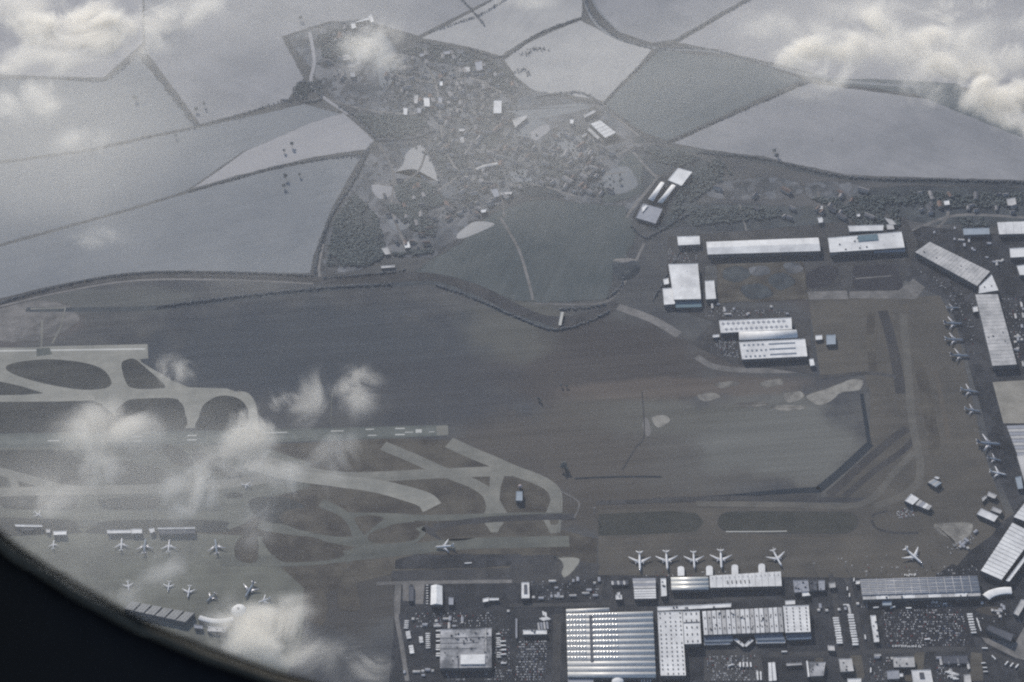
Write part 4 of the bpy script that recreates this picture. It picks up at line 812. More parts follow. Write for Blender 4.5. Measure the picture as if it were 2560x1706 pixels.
for k_ in ('fuselage', 'wingl', 'wingr', 'taill', 'tailr'): MG[k_] = ME[k_].copy(); MG[k_].materials[0] = PGY if k_ == 'fuselage' else ENG  # wings and tailplanes darkened to match with the cowling grey
FINS = {k: mesh_of('tail_fin', *foil([(-18.5, 0, 7.2, 9.5, .8, 1), (-26.5, 0, 16.5, 3.6, .3, 1)]), m) for k, m in (('w', PW), ('b', PB), ('v', PV), ('r', PR))}
t22, t32, t12, t02, t31 = (2, 2), (3, 2), (1, 2), (0, 2), (3, 1)
def plane(tile, nose, tail, label, fin='w', tri=False, parts=True):
    a, b = G(*T(*tile, nose)[0], 5), G(*T(*tile, tail)[0], 7); c = (a + b) / 2; L = (a - b).length; k = max(.55, min(1.2, L / 60))
    e = bpy.data.objects.new('airliner', None); COL.objects.link(e); e.location = (c.x, c.y, .35); e.scale = (k, k * .94, k)
    e.rotation_euler = (0, 0, math.atan2(a.y - b.y, a.x - b.x)); tag(e, label, 'airliner', 'airliners on the airport')
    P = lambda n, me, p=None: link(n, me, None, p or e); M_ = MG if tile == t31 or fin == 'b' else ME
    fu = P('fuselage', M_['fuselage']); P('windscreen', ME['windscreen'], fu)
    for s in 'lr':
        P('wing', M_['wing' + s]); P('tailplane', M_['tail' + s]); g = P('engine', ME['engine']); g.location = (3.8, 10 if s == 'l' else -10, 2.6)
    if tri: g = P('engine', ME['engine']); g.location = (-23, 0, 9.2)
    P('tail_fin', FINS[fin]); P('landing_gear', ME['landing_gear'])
A = plane
A(t22, '881,806', '877,668', 'leftmost white freighter of the four parked nose-in at the pier row', 'w', True)
A(t22, '1070,798', '1060,662', 'second white freighter from the left, nose between the piers', 'w', True)
A(t22, '1256,790', '1248,666', 'slimmer third freighter from the left, parked between two round-ended piers', 'w')
A(t22, '1442,790', '1435,655', 'fourth white freighter, its tail highest on the apron', 'w', True)
A(t32, '94,772', '32,655', 'white freighter angled right at the eastern end of the pier row', 'w')
A(t32, '1062,756', '942,646', 'lone white airliner slanting steeply on the brown apron above the ribbed warehouse', 'w')
A(t12, '1234,638', '1362,626', 'airliner taxiing alone across the dark taxiway in the middle', 'w')
A(t02, '838,575', '832,662', 'left airliner below the low pier, one wing glinting brightly', 'w')
A(t02, '1001,580', '990,682', 'second airliner below the piers, with a dark shadow at its tail', 'b')
A(t02, '1166,585', '1156,672', 'third airliner below the piers, partly veiled by cloud', 'w')
A(t02, '1480,582', '1493,686', 'airliner standing apart at the right of the left-hand pier row', 'b')
A(t02, '370,588', '364,645', 'faint airliner behind cloud near the window frame', 'w')
A(t02, '886,935', '877,866', 'leftmost small airliner at the fan-shaped terminal', 'w')
A(t02, '1154,942', '1165,868', 'airliner with a gold-glinting wing at the fan-shaped terminal', 'r')
A(t02, '1290,986', '1306,898', 'thin white airliner leaning right above the fan terminal', 'w')
A(t02, '1420,1012', '1484,950', 'airliner slanting away from the curved walkway, dark shadow beneath', 'b')
A(t02, '1686,985', '1748,876', 'bluish airliner slanting beside the round white dome', 'b')
A(t12, '12,1016', '100,984', 'airliner lying nearly level right of the round white dome', 'w')
A(t02, '272,418', '250,400', 'tiny airliner rolling on the taxiway at the left edge', 'w')
A(t02, '1666,204', '1716,214', 'small airliner on the taxiway under the tall cloud', 'w')
RT = ('topmost', 'second from the top', 'third from the top', 'fourth from the top')
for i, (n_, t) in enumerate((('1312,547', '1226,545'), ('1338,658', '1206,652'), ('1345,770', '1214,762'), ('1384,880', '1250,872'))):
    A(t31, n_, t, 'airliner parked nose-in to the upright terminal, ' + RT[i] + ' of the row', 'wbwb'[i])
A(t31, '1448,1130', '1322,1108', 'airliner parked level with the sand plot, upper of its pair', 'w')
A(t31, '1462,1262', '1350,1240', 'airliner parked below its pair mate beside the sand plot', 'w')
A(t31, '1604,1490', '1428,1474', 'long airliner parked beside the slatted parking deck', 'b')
A(t32, '1606,42', '1508,16', 'bluish airliner on the apron left of the long narrow roof', 'b')
A(t32, '1640,140', '1522,112', 'bright airliner above the small pale sheds on the right apron', 'w')
# ---------------------------------------------------------------- vehicles
def carmesh(name, mat, L=4.4, W=1.8, H=1.45):
    x, y = L / 2, W / 2
    b = MB().prism([(-x, -y, .25), (x, -y, .25), (x, y, .25), (-x, y, .25)], [(-x, -y * .95, .85), (x * .97, -y * .95, .75), (x * .97, y * .95, .75), (-x, y * .95, .85)])
    b.prism([(-x * .85, -y * .9, .86), (x * .35, -y * .9, .86), (x * .35, y * .9, .86), (-x * .85, y * .9, .86)], [(-x * .6, -y * .7, H), (x * .1, -y * .7, H), (x * .1, y * .7, H), (-x * .6, y * .7, H)])
    for wx in (-.6, .6): b.prism([(wx * x - .3, -y, 0), (wx * x + .3, -y, 0), (wx * x + .3, y, 0), (wx * x - .3, y, 0)], [(wx * x - .3, -y, .245), (wx * x + .3, -y, .245), (wx * x + .3, y, .245), (wx * x - .3, y, .245)])
    me = bpy.data.meshes.new(name); me.from_pydata(b.v, [], b.f); me.materials.append(mat); return me
CP = [('white', (.65, .65, .65)), ('silver', (.38, .39, .41)), ('grey', (.14, .145, .155)), ('dark', (.03, .03, .035)), ('blue', (.05, .08, .16)), ('red', (.22, .04, .035))]
CARM = [(n_, carmesh('car_' + n_, srf('car_paint_' + n_, c, rough=.3, fine=.03))) for n_, c in CP]
def boxveh(name, L, W, H, mat, cab=False):
    b = MB(); x, y = L / 2, W / 2
    b.prism([(-x, -y, 1.1), (x, -y, 1.1), (x, y, 1.1), (-x, y, 1.1)], [(-x, -y, H), (x, -y, H), (x, y, H), (-x, y, H)])
    if cab: b.prism([(x + .5, -y * .95, .6), (x + 2.6, -y * .95, .6), (x + 2.6, y * .95, .6), (x + .5, y * .95, .6)], [(x + .5, -y * .95, H - .3), (x + 2.2, -y * .9, H - .6), (x + 2.2, y * .9, H - .6), (x + .5, y * .95, H - .3)])
    for wx in (-.75, -.5, .7): b.prism([(wx * x - .5, -y * .95, 0), (wx * x + .5, -y * .95, 0), (wx * x + .5, y * .95, 0), (wx * x - .5, y * .95, 0)], [(wx * x - .5, -y * .95, 1.095), (wx * x + .5, -y * .95, 1.095), (wx * x + .5, y * .95, 1.095), (wx * x - .5, y * .95, 1.095)])
    me = bpy.data.meshes.new(name); me.from_pydata(b.v, [], b.f); me.materials.append(mat); return me
TRL = boxveh('trailer', 15, 3.2, 4, ROOFW); TRK = boxveh('truck', 10, 2.6, 3.6, ROOFW, True); TRKG = boxveh('truck_grey', 10, 2.6, 3.6, ROOFG, True); BUS = boxveh('bus', 12, 2.7, 3.3, ROOFM); VANM = boxveh('van', 5.5, 2.1, 2.6, ROOFW); DOL = boxveh('container_dolly', 4, 3, 2.6, ROOFM); CTR = boxveh('container', 17, 6.2, 4.2, ROOFW)
ORD = ('first', 'second', 'third', 'fourth', 'fifth', 'sixth', 'seventh', 'eighth', 'ninth', 'tenth', 'eleventh', 'twelfth', 'thirteenth', 'fourteenth', 'fifteenth', 'sixteenth')
def veh(me, name, p, ang, label, cat, group=None, s=None):
    o = link(name, me); o.location = p; o.rotation_euler = (0, 0, ang)
    if s: o.scale = s
    return tag(o, label, cat, group)
def row(tile, a, b, n, me, name, cat, label, group, rot=90, jit=.6, drop=0, s=None):
    """n vehicles from a to b, standing across (rot 90) or along the row"""
    A_, B_ = G(*T(*tile, a)[0], .35), G(*T(*tile, b)[0], .35); d = B_ - A_; ang = math.atan2(d.y, d.x) + math.radians(rot)
    for i in range(n):
        if random.random() < drop: continue
        p = A_.lerp(B_, i / max(1, n - 1)) + Vector((random.uniform(-jit, jit), random.uniform(-jit, jit), 0))
        veh(me, name, p, ang + random.uniform(-.03, .03), (ORD[i] + ' ' + label) if n > 1 else label, cat, group, s)
row(t32, '466,1132', '494,1302', 11, CTR, 'trailer_pair', 'trailer', 'white trailer pair from the top in the left-hand stack of the two trailer columns', 'trailers in the left column', s=(.95, .78, 1))
row(t32, '568,1110', '602,1312', 12, CTR, 'trailer_pair', 'trailer', 'white trailer pair from the top in the right-hand stack of the two trailer columns', 'trailers in the right column', s=(.95, .85, 1))
row(t32, '1385,1105', '1415,1230', 8, CTR, 'trailer_pair', 'trailer', 'pale trailer from the top in the stack right of the big car park', 'trailers beside the big car park', s=(.85, .6, 1))
row(t32, '1438,1140', '1460,1205', 4, TRK, 'truck', 'truck', 'white truck from the top in the thin file at the car park corner', 'trucks at the car park corner', rot=0)
row(t32, '1640,1440', '1712,1462', 3, TRL, 'trailer', 'trailer', 'white trailer from the left in the dark lot at the far right', 'trailers in the far right lot', rot=70)
row(t32, '1480,1440', '1494,1500', 3, TRK, 'truck', 'truck', 'white truck from the top beside the upright white shed', 'trucks by the upright shed')
row(t32, '1235,1500', '1290,1520', 5, TRL, 'trailer', 'trailer', 'slanted trailer from the left right of the courtyard block', 'slanted trailers at the bottom', rot=40)
row(t32, '1255,1530', '1290,1550', 3, TRL, 'trailer', 'trailer', 'lower slanted trailer from the left at the bottom edge', 'lower slanted trailers', rot=40)
row(t32, '858,1322', '1050,1328', 14, VANM, 'van', 'van', 'small white van from the left in the file under the big car park', 'vans under the big car park', jit=1.5)
for xy, a, lb in (('1095,1276', 2, 'lone white trailer inside the big car park'), ('668,1262', 88, 'upright white trailer between the trailer columns and long shed'), ('967,1062', 0, 'white trailer below the grey ribbed warehouse, right of the slanted one'), ('857,1056', 18, 'slightly slanted trailer under the grey ribbed warehouse'), ('742,1058', 6, 'trailer below the left end of the grey ribbed warehouse'),
               ('1490,1338', -4, 'white trailer on the road at the plaza corner'), ('1552,1402', -60, 'steeply slanted trailer at the plaza edge'), ('112,1362', 0, 'grey trailer in the yard below the dotted end block'), ('706,1490', 80, 'upright trailer by the lower road'), ('560,975', 82, 'upright white truck on the gate road'), ('545,930', 84, 'second truck queueing above on the gate road'),
               ('535,1040', 0, 'white bus crossing the gate road end'), ('1215,1032', 10, 'pale truck under the ribbed warehouse east end'), ('590,870', 80, 'dark truck on the gate road near the apron')):
    veh(TRL if 'truck' not in lb else TRK, 'trailer' if 'truck' not in lb else 'truck', G(*T(3, 2, xy)[0], .35), math.radians(a), lb, 'trailer' if 'truck' not in lb else 'truck')
row(t32, '1130,1018', '1165,1022', 4, VANM, 'van', 'van', 'upright van from the left in the small group under the ribbed warehouse', 'vans under the ribbed warehouse', rot=90)
row(t32, '940,834', '1020,830', 7, VANM, 'van', 'van', 'small white tug from the left along the far edge of the ribbed warehouse', 'apron tugs by the ribbed warehouse', jit=3)
row(t22, '1568,1452', '1640,1452', 4, TRL, 'trailer', 'trailer', 'upright trailer from the left below the V-shaped gatehouse', 'trailers below the gatehouse', rot=90, s=(1, 1.3, 1))
row(t22, '1505,1455', '1506,1457', 1, TRL, 'trailer', 'trailer', 'lone upright trailer left of the file below the gatehouse', None, rot=90)
row(t22, '1690,1530', '1712,1530', 2, CTR, 'trailer', 'trailer', 'long white trailer from the left at the bottom edge under the gatehouse', 'long trailers at the bottom edge', rot=90, s=(1.6, .6, 1))
row(t22, '890,1560', '950,1560', 4, TRL, 'trailer', 'trailer', 'upright trailer from the left at the near edge of the vaulted warehouse', 'trailers at the near edge', rot=90)
row(t22, '215,1100', '235,1110', 3, TRL, 'trailer', 'trailer', 'slanted trailer from the left in the upper trailer yard', 'upper yard trailers', rot=-50)
row(t22, '205,1142', '250,1132', 5, TRL, 'trailer', 'trailer', 'slanted trailer from the left in the lower trailer yard', 'lower yard trailers', rot=-50)
row(t12, '1045,1225', '1052,1270', 6, TRL, 'trailer', 'trailer', 'trailer from the top in the left file of the west yard', 'west yard left file', s=(.8, 1, 1))
row(t12, '1066,1322', '1074,1372', 7, TRL, 'trailer', 'trailer', 'trailer from the top in the lower file of the west yard', 'west yard lower file', s=(.8, 1, 1))
row(t12, '1134,1262', '1138,1298', 5, TRL, 'trailer', 'trailer', 'trailer from the top in the middle file of the west yard', 'west yard middle file', s=(.7, 1, 1))
row(t12, '1180,1238', '1180,1335', 8, TRK, 'truck', 'truck', 'truck from the top in the file next to the stained warehouse', 'trucks next to the stained warehouse', drop=.2)
row(t12, '1254,1218', '1254,1390', 13, TRL, 'trailer', 'trailer', 'white trailer from the top docked on the left wall of the stained warehouse', 'trailers docked on the stained warehouse', s=(.8, 1, 1), drop=.15)
row(t12, '1665,1240', '1668,1400', 12, TRK, 'truck', 'truck', 'truck from the top along the right side of the stained warehouse', 'trucks right of the stained warehouse', drop=.2)
row(t12, '1700,1290', '1705,1440', 6, TRL, 'trailer', 'trailer', 'trailer from the top in the far right file of the stained warehouse', 'trailers further right', drop=.2)
row(t12, '1035,1150', '1030,1200', 5, TRK, 'truck', 'truck', 'truck from the top at the upper left of the west yard', 'trucks at the upper left yard')
row(t12, '1178,905', '1178,1030', 8, VANM, 'van', 'van', 'van from the top along the left wall of the gabled hangar', 'vans along the gabled hangar')
for xy, a, lb in (('1460,752', 2, 'pale aircraft tractor train on the dark strip below the taxiing airliner'),): veh(CTR, 'tractor_train', G(*T(1, 2, xy)[0], .35), math.radians(a), lb, 'tractor train', s=(1.2, .5, .7))
# cars: the nearest 300 as things, the rest as one mass
CARS = []
def lot(tile, quad, rows, cols, fill, label, rot=90):
    q = Q(T(*tile, quad), .35); ang = math.atan2(*(q(1, .5) - q(0, .5)).yx)
    for j in range(rows):
        for i in range(cols):
            if random.random() > fill * (.5 + mnoise.noise(Vector((i * .15, j * .7, len(CARS) * 0))) * .9 + .5): continue
            p = q((i + .5 + random.uniform(-.1, .1)) / cols, (j + .5) / rows); c = random.choices(range(6), (30, 24, 16, 16, 7, 7))[0]
            CARS.append((p, ang + math.radians(rot) + random.uniform(-.04, .04) + (math.pi if random.random() < .5 else 0), c, label))
lot(t32, '790,1070 1335,1065 1380,1320 820,1325', 16, 66, .42, 'car in the rows of the big car park below the ribbed warehouse')
lot(t22, '1340,1390 1680,1380 1700,1560 1345,1560', 12, 40, .38, 'car in the rows of the car park below the dotted hall')
lot(t22, '40,1285 240,1280 230,1560 20,1560', 16, 24, .6, 'car in the west car park left of the vaulted warehouse')
lot(t12, '1100,1090 1620,1085 1625,1190 1080,1195', 6, 60, .35, 'car in the yard above the stained warehouse')
lot(t12, '1640,1200 1740,1200 1750,1560 1640,1560', 18, 12, .35, 'car in the narrow yard right of the stained warehouse')
lot(t32, '1190,1390 1360,1385 1370,1430 1200,1435', 3, 20, .4, 'car in the sunken lot by the plaza')
lot(t22, '80,870 600,860 590,1000 130,1010', 7, 50, .12, 'vehicle scattered in the dark yards above the west road')
lot(t12, '1290,1490 1760,1480 1760,1560 1290,1560', 4, 50, .3, 'car below the stained warehouse')
lot(t32, '700,1400 850,1390 850,1560 700,1560', 8, 16, .3, 'car beside the low roofs at the bottom')
lot(t32, '1160,1450 1240,1450 1240,1560 1160,1560', 8, 8, .4, 'car right of the courtyard block')
lot(t32, '1440,1080 1740,1100 1740,1160 1440,1160', 4, 30, .2, 'car by the slanted slab building')
lot(t32, '640,1010 1440,990 1440,1050 640,1060', 3, 90, .18, 'car in the roadside strip under the ribbed warehouse')
lot(t32, '880,400 990,350 1010,430 900,440', 8, 14, .7, 'vehicle in the scrap-filled yard on the apron')
lot(t32, '1230,640 1400,560 1440,600 1260,700', 6, 18, .4, 'vehicle at the foot of the concrete pad')
lot(t32, '650,770 1450,760 1450,830 640,845', 3, 80, .2, 'ground vehicle between the apron and the ribbed warehouse')
lot(t22, '900,800 1750,800 1750,845 900,850', 2, 80, .22, 'ground vehicle at the noses of the freighters')
lot(t31, '960,250 1420,460 1420,900 1380,500', 14, 12, .35, 'ground vehicle beside the diagonal terminal')
lot(t31, '1600,480 1761,480 1761,900 1700,900', 20, 10, .4, 'car on the forecourt right of the upright terminal')
lot(t21 := (2, 1), '1060,140 1290,130 1290,235 1070,240', 6, 24, .45, 'car in the lot between the white block and big hangar')
lot((2, 1), '1330,570 1900,560 1900,605 1330,615', 3, 60, .35, 'car in the strip above the stepped trio of halls')
lot((2, 1), '1380,770 1540,770 1560,900 1450,880', 9, 18, .6, 'vehicle in the crowded yard left of the stepped trio')
lot(t32, '420,700 1600,600 1500,760 420,800', 2, 60, .05, 'apron vehicle on the brown concrete')
lot((0, 2), '740,555 1340,560 1340,590 740,585', 2, 40, .25, 'ground vehicle at the left-hand piers')
CARS.sort(key=lambda c: (c[0] - CAM).length)
for p, a, c, lb in CARS[:300]:
    veh(CARM[c][1], 'parked_car', p, a, CP[c][0] + ' ' + lb, 'car', 'parked ' + CP[c][0] + ' cars: ' + lb)
ms = {}
for p, a, c, lb in CARS[300:]:
    me = CARM[c][1]; M = Matrix.Translation(p) @ Matrix.Rotation(a, 4, 'Z'); b = ms.setdefault(c, MB()); b.add([tuple(M @ v_.co) for v_ in me.vertices], [tuple(q_.vertices) for q_ in me.polygons])
V = MB(); mi = []
for c, b in ms.items(): V.add(b.v, b.f); mi += [c] * len(b.f)
me = bpy.data.meshes.new('cars'); me.from_pydata(V.v, [], V.f)
for n_, m_ in CARM: me.materials.append(m_.materials[0])
me.polygons.foreach_set('material_index', mi); me.update()
tag(link('distant_parked_cars', me), 'mass of farther parked cars filling the airport car parks', kind='stuff')
# small clutter in the yards
for tile, quad, n_, where in ((t12, '1080,1090 1760,1080 1760,1190 1080,1195', 12, 'in the yard above the stained warehouse'), (t22, '60,860 600,850 600,1000 60,1010', 16, 'in the dark yards above the vaulted warehouse'), (t32, '300,980 620,980 620,1080 300,1090', 8, 'by the gate road'),
                              (t32, '640,1380 1400,1350 1400,1560 640,1560', 14, 'among the low roofs at the bottom right'), (t32, '1440,1020 1740,1050 1740,1160 1440,1160', 8, 'near the slanted slab building'), (t31, '1600,480 1761,480 1761,940 1720,940', 14, 'on the forecourt right of the upright terminal'),
                              (t31, '980,-20 1400,-20 1700,300 1600,260', 16, 'in the yards behind the diagonal terminal'), ((2, 1), '1330,500 1900,490 1900,600 1330,610', 10, 'in the strip above the stepped trio'), (t32, '1280,620 1430,520 1480,560 1300,740', 8, 'beside the concrete pad'), ((1, 2), '1000,1400 1240,1400 1240,1560 1000,1560', 6, 'left of the stained warehouse')):
    q = Q(T(*tile, quad), .3); a0 = math.atan2(*(q(1, .5) - q(0, .5)).yx)
    for k in range(n_):
        s3 = random.choice(((9, 6, 3), (14, 7, 4), (7, 7, 3.5), (20, 6, 3.5))); me = SHARED.get('hut%s' % s3[0])
        if me is None:
            b = MB().prism([(-s3[0] / 2, -s3[1] / 2, 0), (s3[0] / 2, -s3[1] / 2, 0), (s3[0] / 2, s3[1] / 2, 0), (-s3[0] / 2, s3[1] / 2, 0)], [(-s3[0] / 2, -s3[1] / 2, s3[2]), (s3[0] / 2, -s3[1] / 2, s3[2]), (s3[0] / 2, s3[1] / 2, s3[2]), (-s3[0] / 2, s3[1] / 2, s3[2])])
            b.add([(-s3[0] / 2 - .3, -s3[1] / 2 - .3, s3[2] + .01), (s3[0] / 2 + .3, -s3[1] / 2 - .3, s3[2] + .01), (s3[0] / 2 + .3, 0, s3[2] + 1), (-s3[0] / 2 - .3, 0, s3[2] + 1), (-s3[0] / 2 - .3, s3[1] / 2 + .3, s3[2] + .01), (s3[0] / 2 + .3, s3[1] / 2 + .3, s3[2] + .01)], [(0, 1, 2, 3), (3, 2, 5, 4), (0, 3, 4), (1, 5, 2)])
            me = bpy.data.meshes.new('hut'); me.from_pydata(b.v, [], b.f); me.materials.append(random.choice((ROOFM, ROOFG))); SHARED['hut%s' % s3[0]] = me
        veh(me, 'portable_cabin', q(random.random(), random.random()), a0 + random.choice((0, math.pi / 2)), 'small low cabin ' + where, 'cabin', 'cabins ' + where)
# ---------------------------------------------------------------- masts
def mast(px, h, label, name='light_mast', cat='mast'):
    p = G(*px); e = bpy.data.objects.new(name, None); COL.objects.link(e); e.location = p; tag(e, label, cat)
    b = MB().slab([(p.x + x, p.y + y) for x, y in ((-.5, -.5), (.5, -.5), (.5, .5), (-.5, .5))], 0, h); b.build('pole', ROOFG, e)
    MB().slab([(p.x + x, p.y + y) for x, y in ((-3, -.8), (3, -.8), (3, .8), (-3, .8))], h + .002, h + 1.2).build('lamp_head', ROOFM, e)
mast(T(2, 2, '566,412')[0], 28, 'slim pale light mast at the corner of the western apron'); mast(T(3, 2, '310,790')[0], 26, 'light mast on the apron edge between two freighters'); mast(T(3, 2, '530,780')[0], 26, 'light mast on the apron edge at the gate road')
mast(T(3, 1, '372,10')[0], 45, 'tall thin mast between the hangar strip and broad terminal', 'radio_mast'); mast(T(2, 1, '780,240')[0], 30, 'thin mast above the dark pit in the green field', 'radio_mast')
# ---------------------------------------------------------------- village houses
def housemesh(L, W, H, RH):
    x, y = L / 2, W / 2
    wall = MB().prism([(-x, -y, 0), (x, -y, 0), (x, y, 0), (-x, y, 0)], [(-x, -y, H), (x, -y, H), (x, y, H), (-x, y, H)])
    wall.add([(-x, -y, H), (-x, y, H), (-x, 0, H + RH - .1), (x, -y, H), (x, y, H), (x, 0, H + RH - .1)], [(0, 2, 1), (3, 4, 5)])
    X, Y = x + .5, y + .5; r_ = MB().add([(-X, -Y, H - .1), (X, -Y, H - .1), (X, 0, H + RH), (-X, 0, H + RH), (-X, Y, H - .1), (X, Y, H - .1), (-X, -Y, H + .15), (X, -Y, H + .15), (X, 0, H + RH + .25), (-X, 0, H + RH + .25), (-X, Y, H + .15), (X, Y, H + .15)],
        [(6, 7, 8, 9), (9, 8, 11, 10), (0, 3, 2, 1), (3, 4, 5, 2), (0, 1, 7, 6), (4, 10, 11, 5), (0, 6, 9, 3), (3, 9, 10, 4), (1, 2, 8, 7), (2, 5, 11, 8)])
    return wall, r_
HROOF = srf('pale_house_roof', (.26, .25, .25), (.17, .165, .17), .05)
HM = []
for L, W, H, R_ in ((13, 9, 5, 3.2), (18, 9, 5.5, 3.4), (26, 11, 6, 3.5)):
    a, b = housemesh(L, W, H, R_)
    wm = bpy.data.meshes.new('wall'); wm.from_pydata(a.v, [], a.f); wm.materials.append(RENDR)
    rms = []
    for mt in (TILE, SLATE, HROOF, HROOF):
        rm = bpy.data.meshes.new('roof'); rm.from_pydata(b.v, [], b.f); rm.materials.append(mt); rms.append(rm)
    HM.append((wm, rms))
def inpoly(x, y, P):
    c = False
    for i in range(len(P)):
        (x1, y1), (x2, y2) = P[i], P[i - 1]
        if (y1 > y) != (y2 > y) and x < (x2 - x1) * (y - y1) / (y2 - y1) + x1: c = not c
    return c
def scatter(P, n, mind, pts=None):
    xs = [p[0] for p in P]; ys = [p[1] for p in P]; out = pts if pts is not None else []; k = 0; new = []
    while len(new) < n and k < n * 40:
        k += 1; x, y = random.uniform(min(xs), max(xs)), random.uniform(min(ys), max(ys))
        if not inpoly(x, y, P) or any(abs(x - a) < mind and abs(y - b) < mind for a, b in out): continue
        out.append((x, y)); new.append((x, y))
    return new
taken = []
DIST = [('northern village under thin cloud', D('760,60 870,50 880,110 820,180 760,190 730,120'), 22), ('upper village streets', D('900,120 1060,120 1110,150 1200,200 1100,240 960,240 880,190'), 62), ('village centre', D('960,240 1120,240 1180,290 1160,420 1060,440 1010,380 1000,300'), 62),
        ('eastern village', D('1160,330 1300,300 1400,340 1430,420 1380,460 1260,430 1180,400'), 66), ('southern village edge', D('1020,440 1140,400 1200,430 1130,480 1020,520'), 22), ('riding yard hamlet', D('860,420 960,410 1010,500 980,570 900,560 880,480'), 20), ('rough ground beyond the motorway', D('1630,420 1980,430 2060,520 1900,520 1700,500'), 18), ('yards behind the terminals', D('2100,440 2340,450 2340,490 2120,530'), 18)]
for lb, P, n_ in DIST:
    a0 = random.uniform(0, 3)
    for x, y in scatter(P, n_, 9, taken):
        k = random.choices((0, 1, 2), (60, 30, 10))[0]; c = random.randrange(4); wm, rms = HM[k]
        e = bpy.data.objects.new('house', None); COL.objects.link(e); e.location = G(x, y, 0); ang = a0 + random.choice((0, math.pi / 2)) + random.uniform(-.3, .3); e.rotation_euler = (0, 0, ang); s = random.uniform(1.0, 1.5); e.scale = (s, s, s)
        col = ('red-brown tiled', 'slate', 'pale roofed', 'pale roofed')[c]; sz = ('small', 'long', 'large')[k]
        tag(e, f'{sz} {col} house in the {lb}', 'house', f'{sz} {col} houses in the {lb}'); link('wall', wm, None, e); link('roof', rms[c], None, e)
# ---------------------------------------------------------------- trees
LEAF = srf('winter_tree_foliage', (.070, .085, .088), (.105, .115, .112), .09, fine=.4, fs=.6); HEDGE = srf('bare_hedge', (.14, .145, .15), (.19, .19, .19), .09, fine=.3, fs=.6); BARK = srf('bark', (.07, .06, .05))
def clump(b, cx, cy, cz, rx, rz, seed):
    rr = random.Random(seed); n = 6; V = [(cx, cy, cz - rz * .7)]
    for z, k in ((-.3, .85), (.35, .8)):
        for j in range(n): a = 2 * math.pi * (j + (z > 0) * .5) / n; q_ = rx * k * rr.uniform(.75, 1.2); V.append((cx + q_ * math.cos(a), cy + q_ * math.sin(a), cz + rz * z * rr.uniform(.7, 1.3)))
    V.append((cx, cy, cz + rz * rr.uniform(.8, 1.1))); F = []
    for j in range(n): F += [(0, 1 + (j + 1) % n, 1 + j), (1 + j, 1 + (j + 1) % n, 7 + j), (1 + (j + 1) % n, 7 + (j + 1) % n, 7 + j), (13, 7 + j, 7 + (j + 1) % n)]
    b.add(V, F)
TREES = []
for k in range(4):
    b = MB(); rr = random.Random(k)
    for i in range(16):
        a = rr.uniform(0, 6.28); q_ = rr.uniform(0, 3.6); clump(b, q_ * math.cos(a), q_ * math.sin(a), rr.uniform(5, 10.5), rr.uniform(1.3, 2.3), rr.uniform(1.2, 2), k * 50 + i)
    me = bpy.data.meshes.new('crown'); me.from_pydata(b.v, [], b.f); me.materials.append(LEAF)
    t = MB().prism([(.45 * math.cos(a), .45 * math.sin(a), 0) for a in [i * 1.047 for i in range(6)]], [(.18 * math.cos(a), .18 * math.sin(a), 8) for a in [i * 1.047 for i in range(6)]])
    for i in range(4): a = i * 1.57 + k; t.prism([(.15, 0, 3.2), (-.1, .12, 3.2), (-.1, -.12, 3.2)], [(2.6 * math.cos(a) + .05, 2.6 * math.sin(a), 7), (2.6 * math.cos(a) - .05, 2.6 * math.sin(a) + .05, 7), (2.6 * math.cos(a), 2.6 * math.sin(a) - .05, 7)])
    tm = bpy.data.meshes.new('trunk'); tm.from_pydata(t.v, [], t.f); tm.materials.append(BARK); TREES.append((me, tm))
def tree(x, y, s, label, group):
    e = bpy.data.objects.new('tree', None); COL.objects.link(e); e.location = G(x, y, 0); s *= random.uniform(.8, 1.2); e.scale = (s, s, s * random.uniform(.85, 1.1)); e.rotation_euler = (0, 0, random.uniform(0, 6.28))
    c, t = random.choice(TREES); tag(e, label, 'tree', group); link('crown', c, None, e); link('trunk', t, None, e)
for s_, lb, x in ((T(1, 0, '250,1010 195,1050 300,1215 205,1232 195,1295'), 'lone dark tree standing in the big bluish field left of the village', 1.5), (T(1, 0, '315,645'), 'single tree inside the round copse west of the village', 1.6), (T(0, 0, '1405,735 1350,765 935,690 1210,945'), 'lone dark tree in the pale fields near the long dark windbreak', 1.6), (T(2, 0, '990,985'), 'lone dark tree at the corner of the dark green field', 1.5), (T(3, 0, '60,1080 40,1050'), 'lone dark tree in the field behind the motorway', 1.4), (T(2, 2, '360,95 345,105 375,110 362,78'), 'dark round tree by the taxiway corner, one of a small clump', 1.6), (T(1, 0, '310,140'), 'dark tree alone in the hazy far field', 1.6), (T(2, 1, '375,1095 340,1092 180,1185 195,1195'), 'dark bush-like tree alone on the brown airfield rough', 1.1)):
    for x_, y_ in s_: tree(x_, y_, x, lb, lb.replace('tree', 'trees'))
for lb, P, n_ in DIST[:6]:
    for x, y in scatter(P, int(n_ * .45), 6, taken): tree(x, y, 1.05, f'dark garden tree among the houses of the {lb}', f'garden trees in the {lb}')
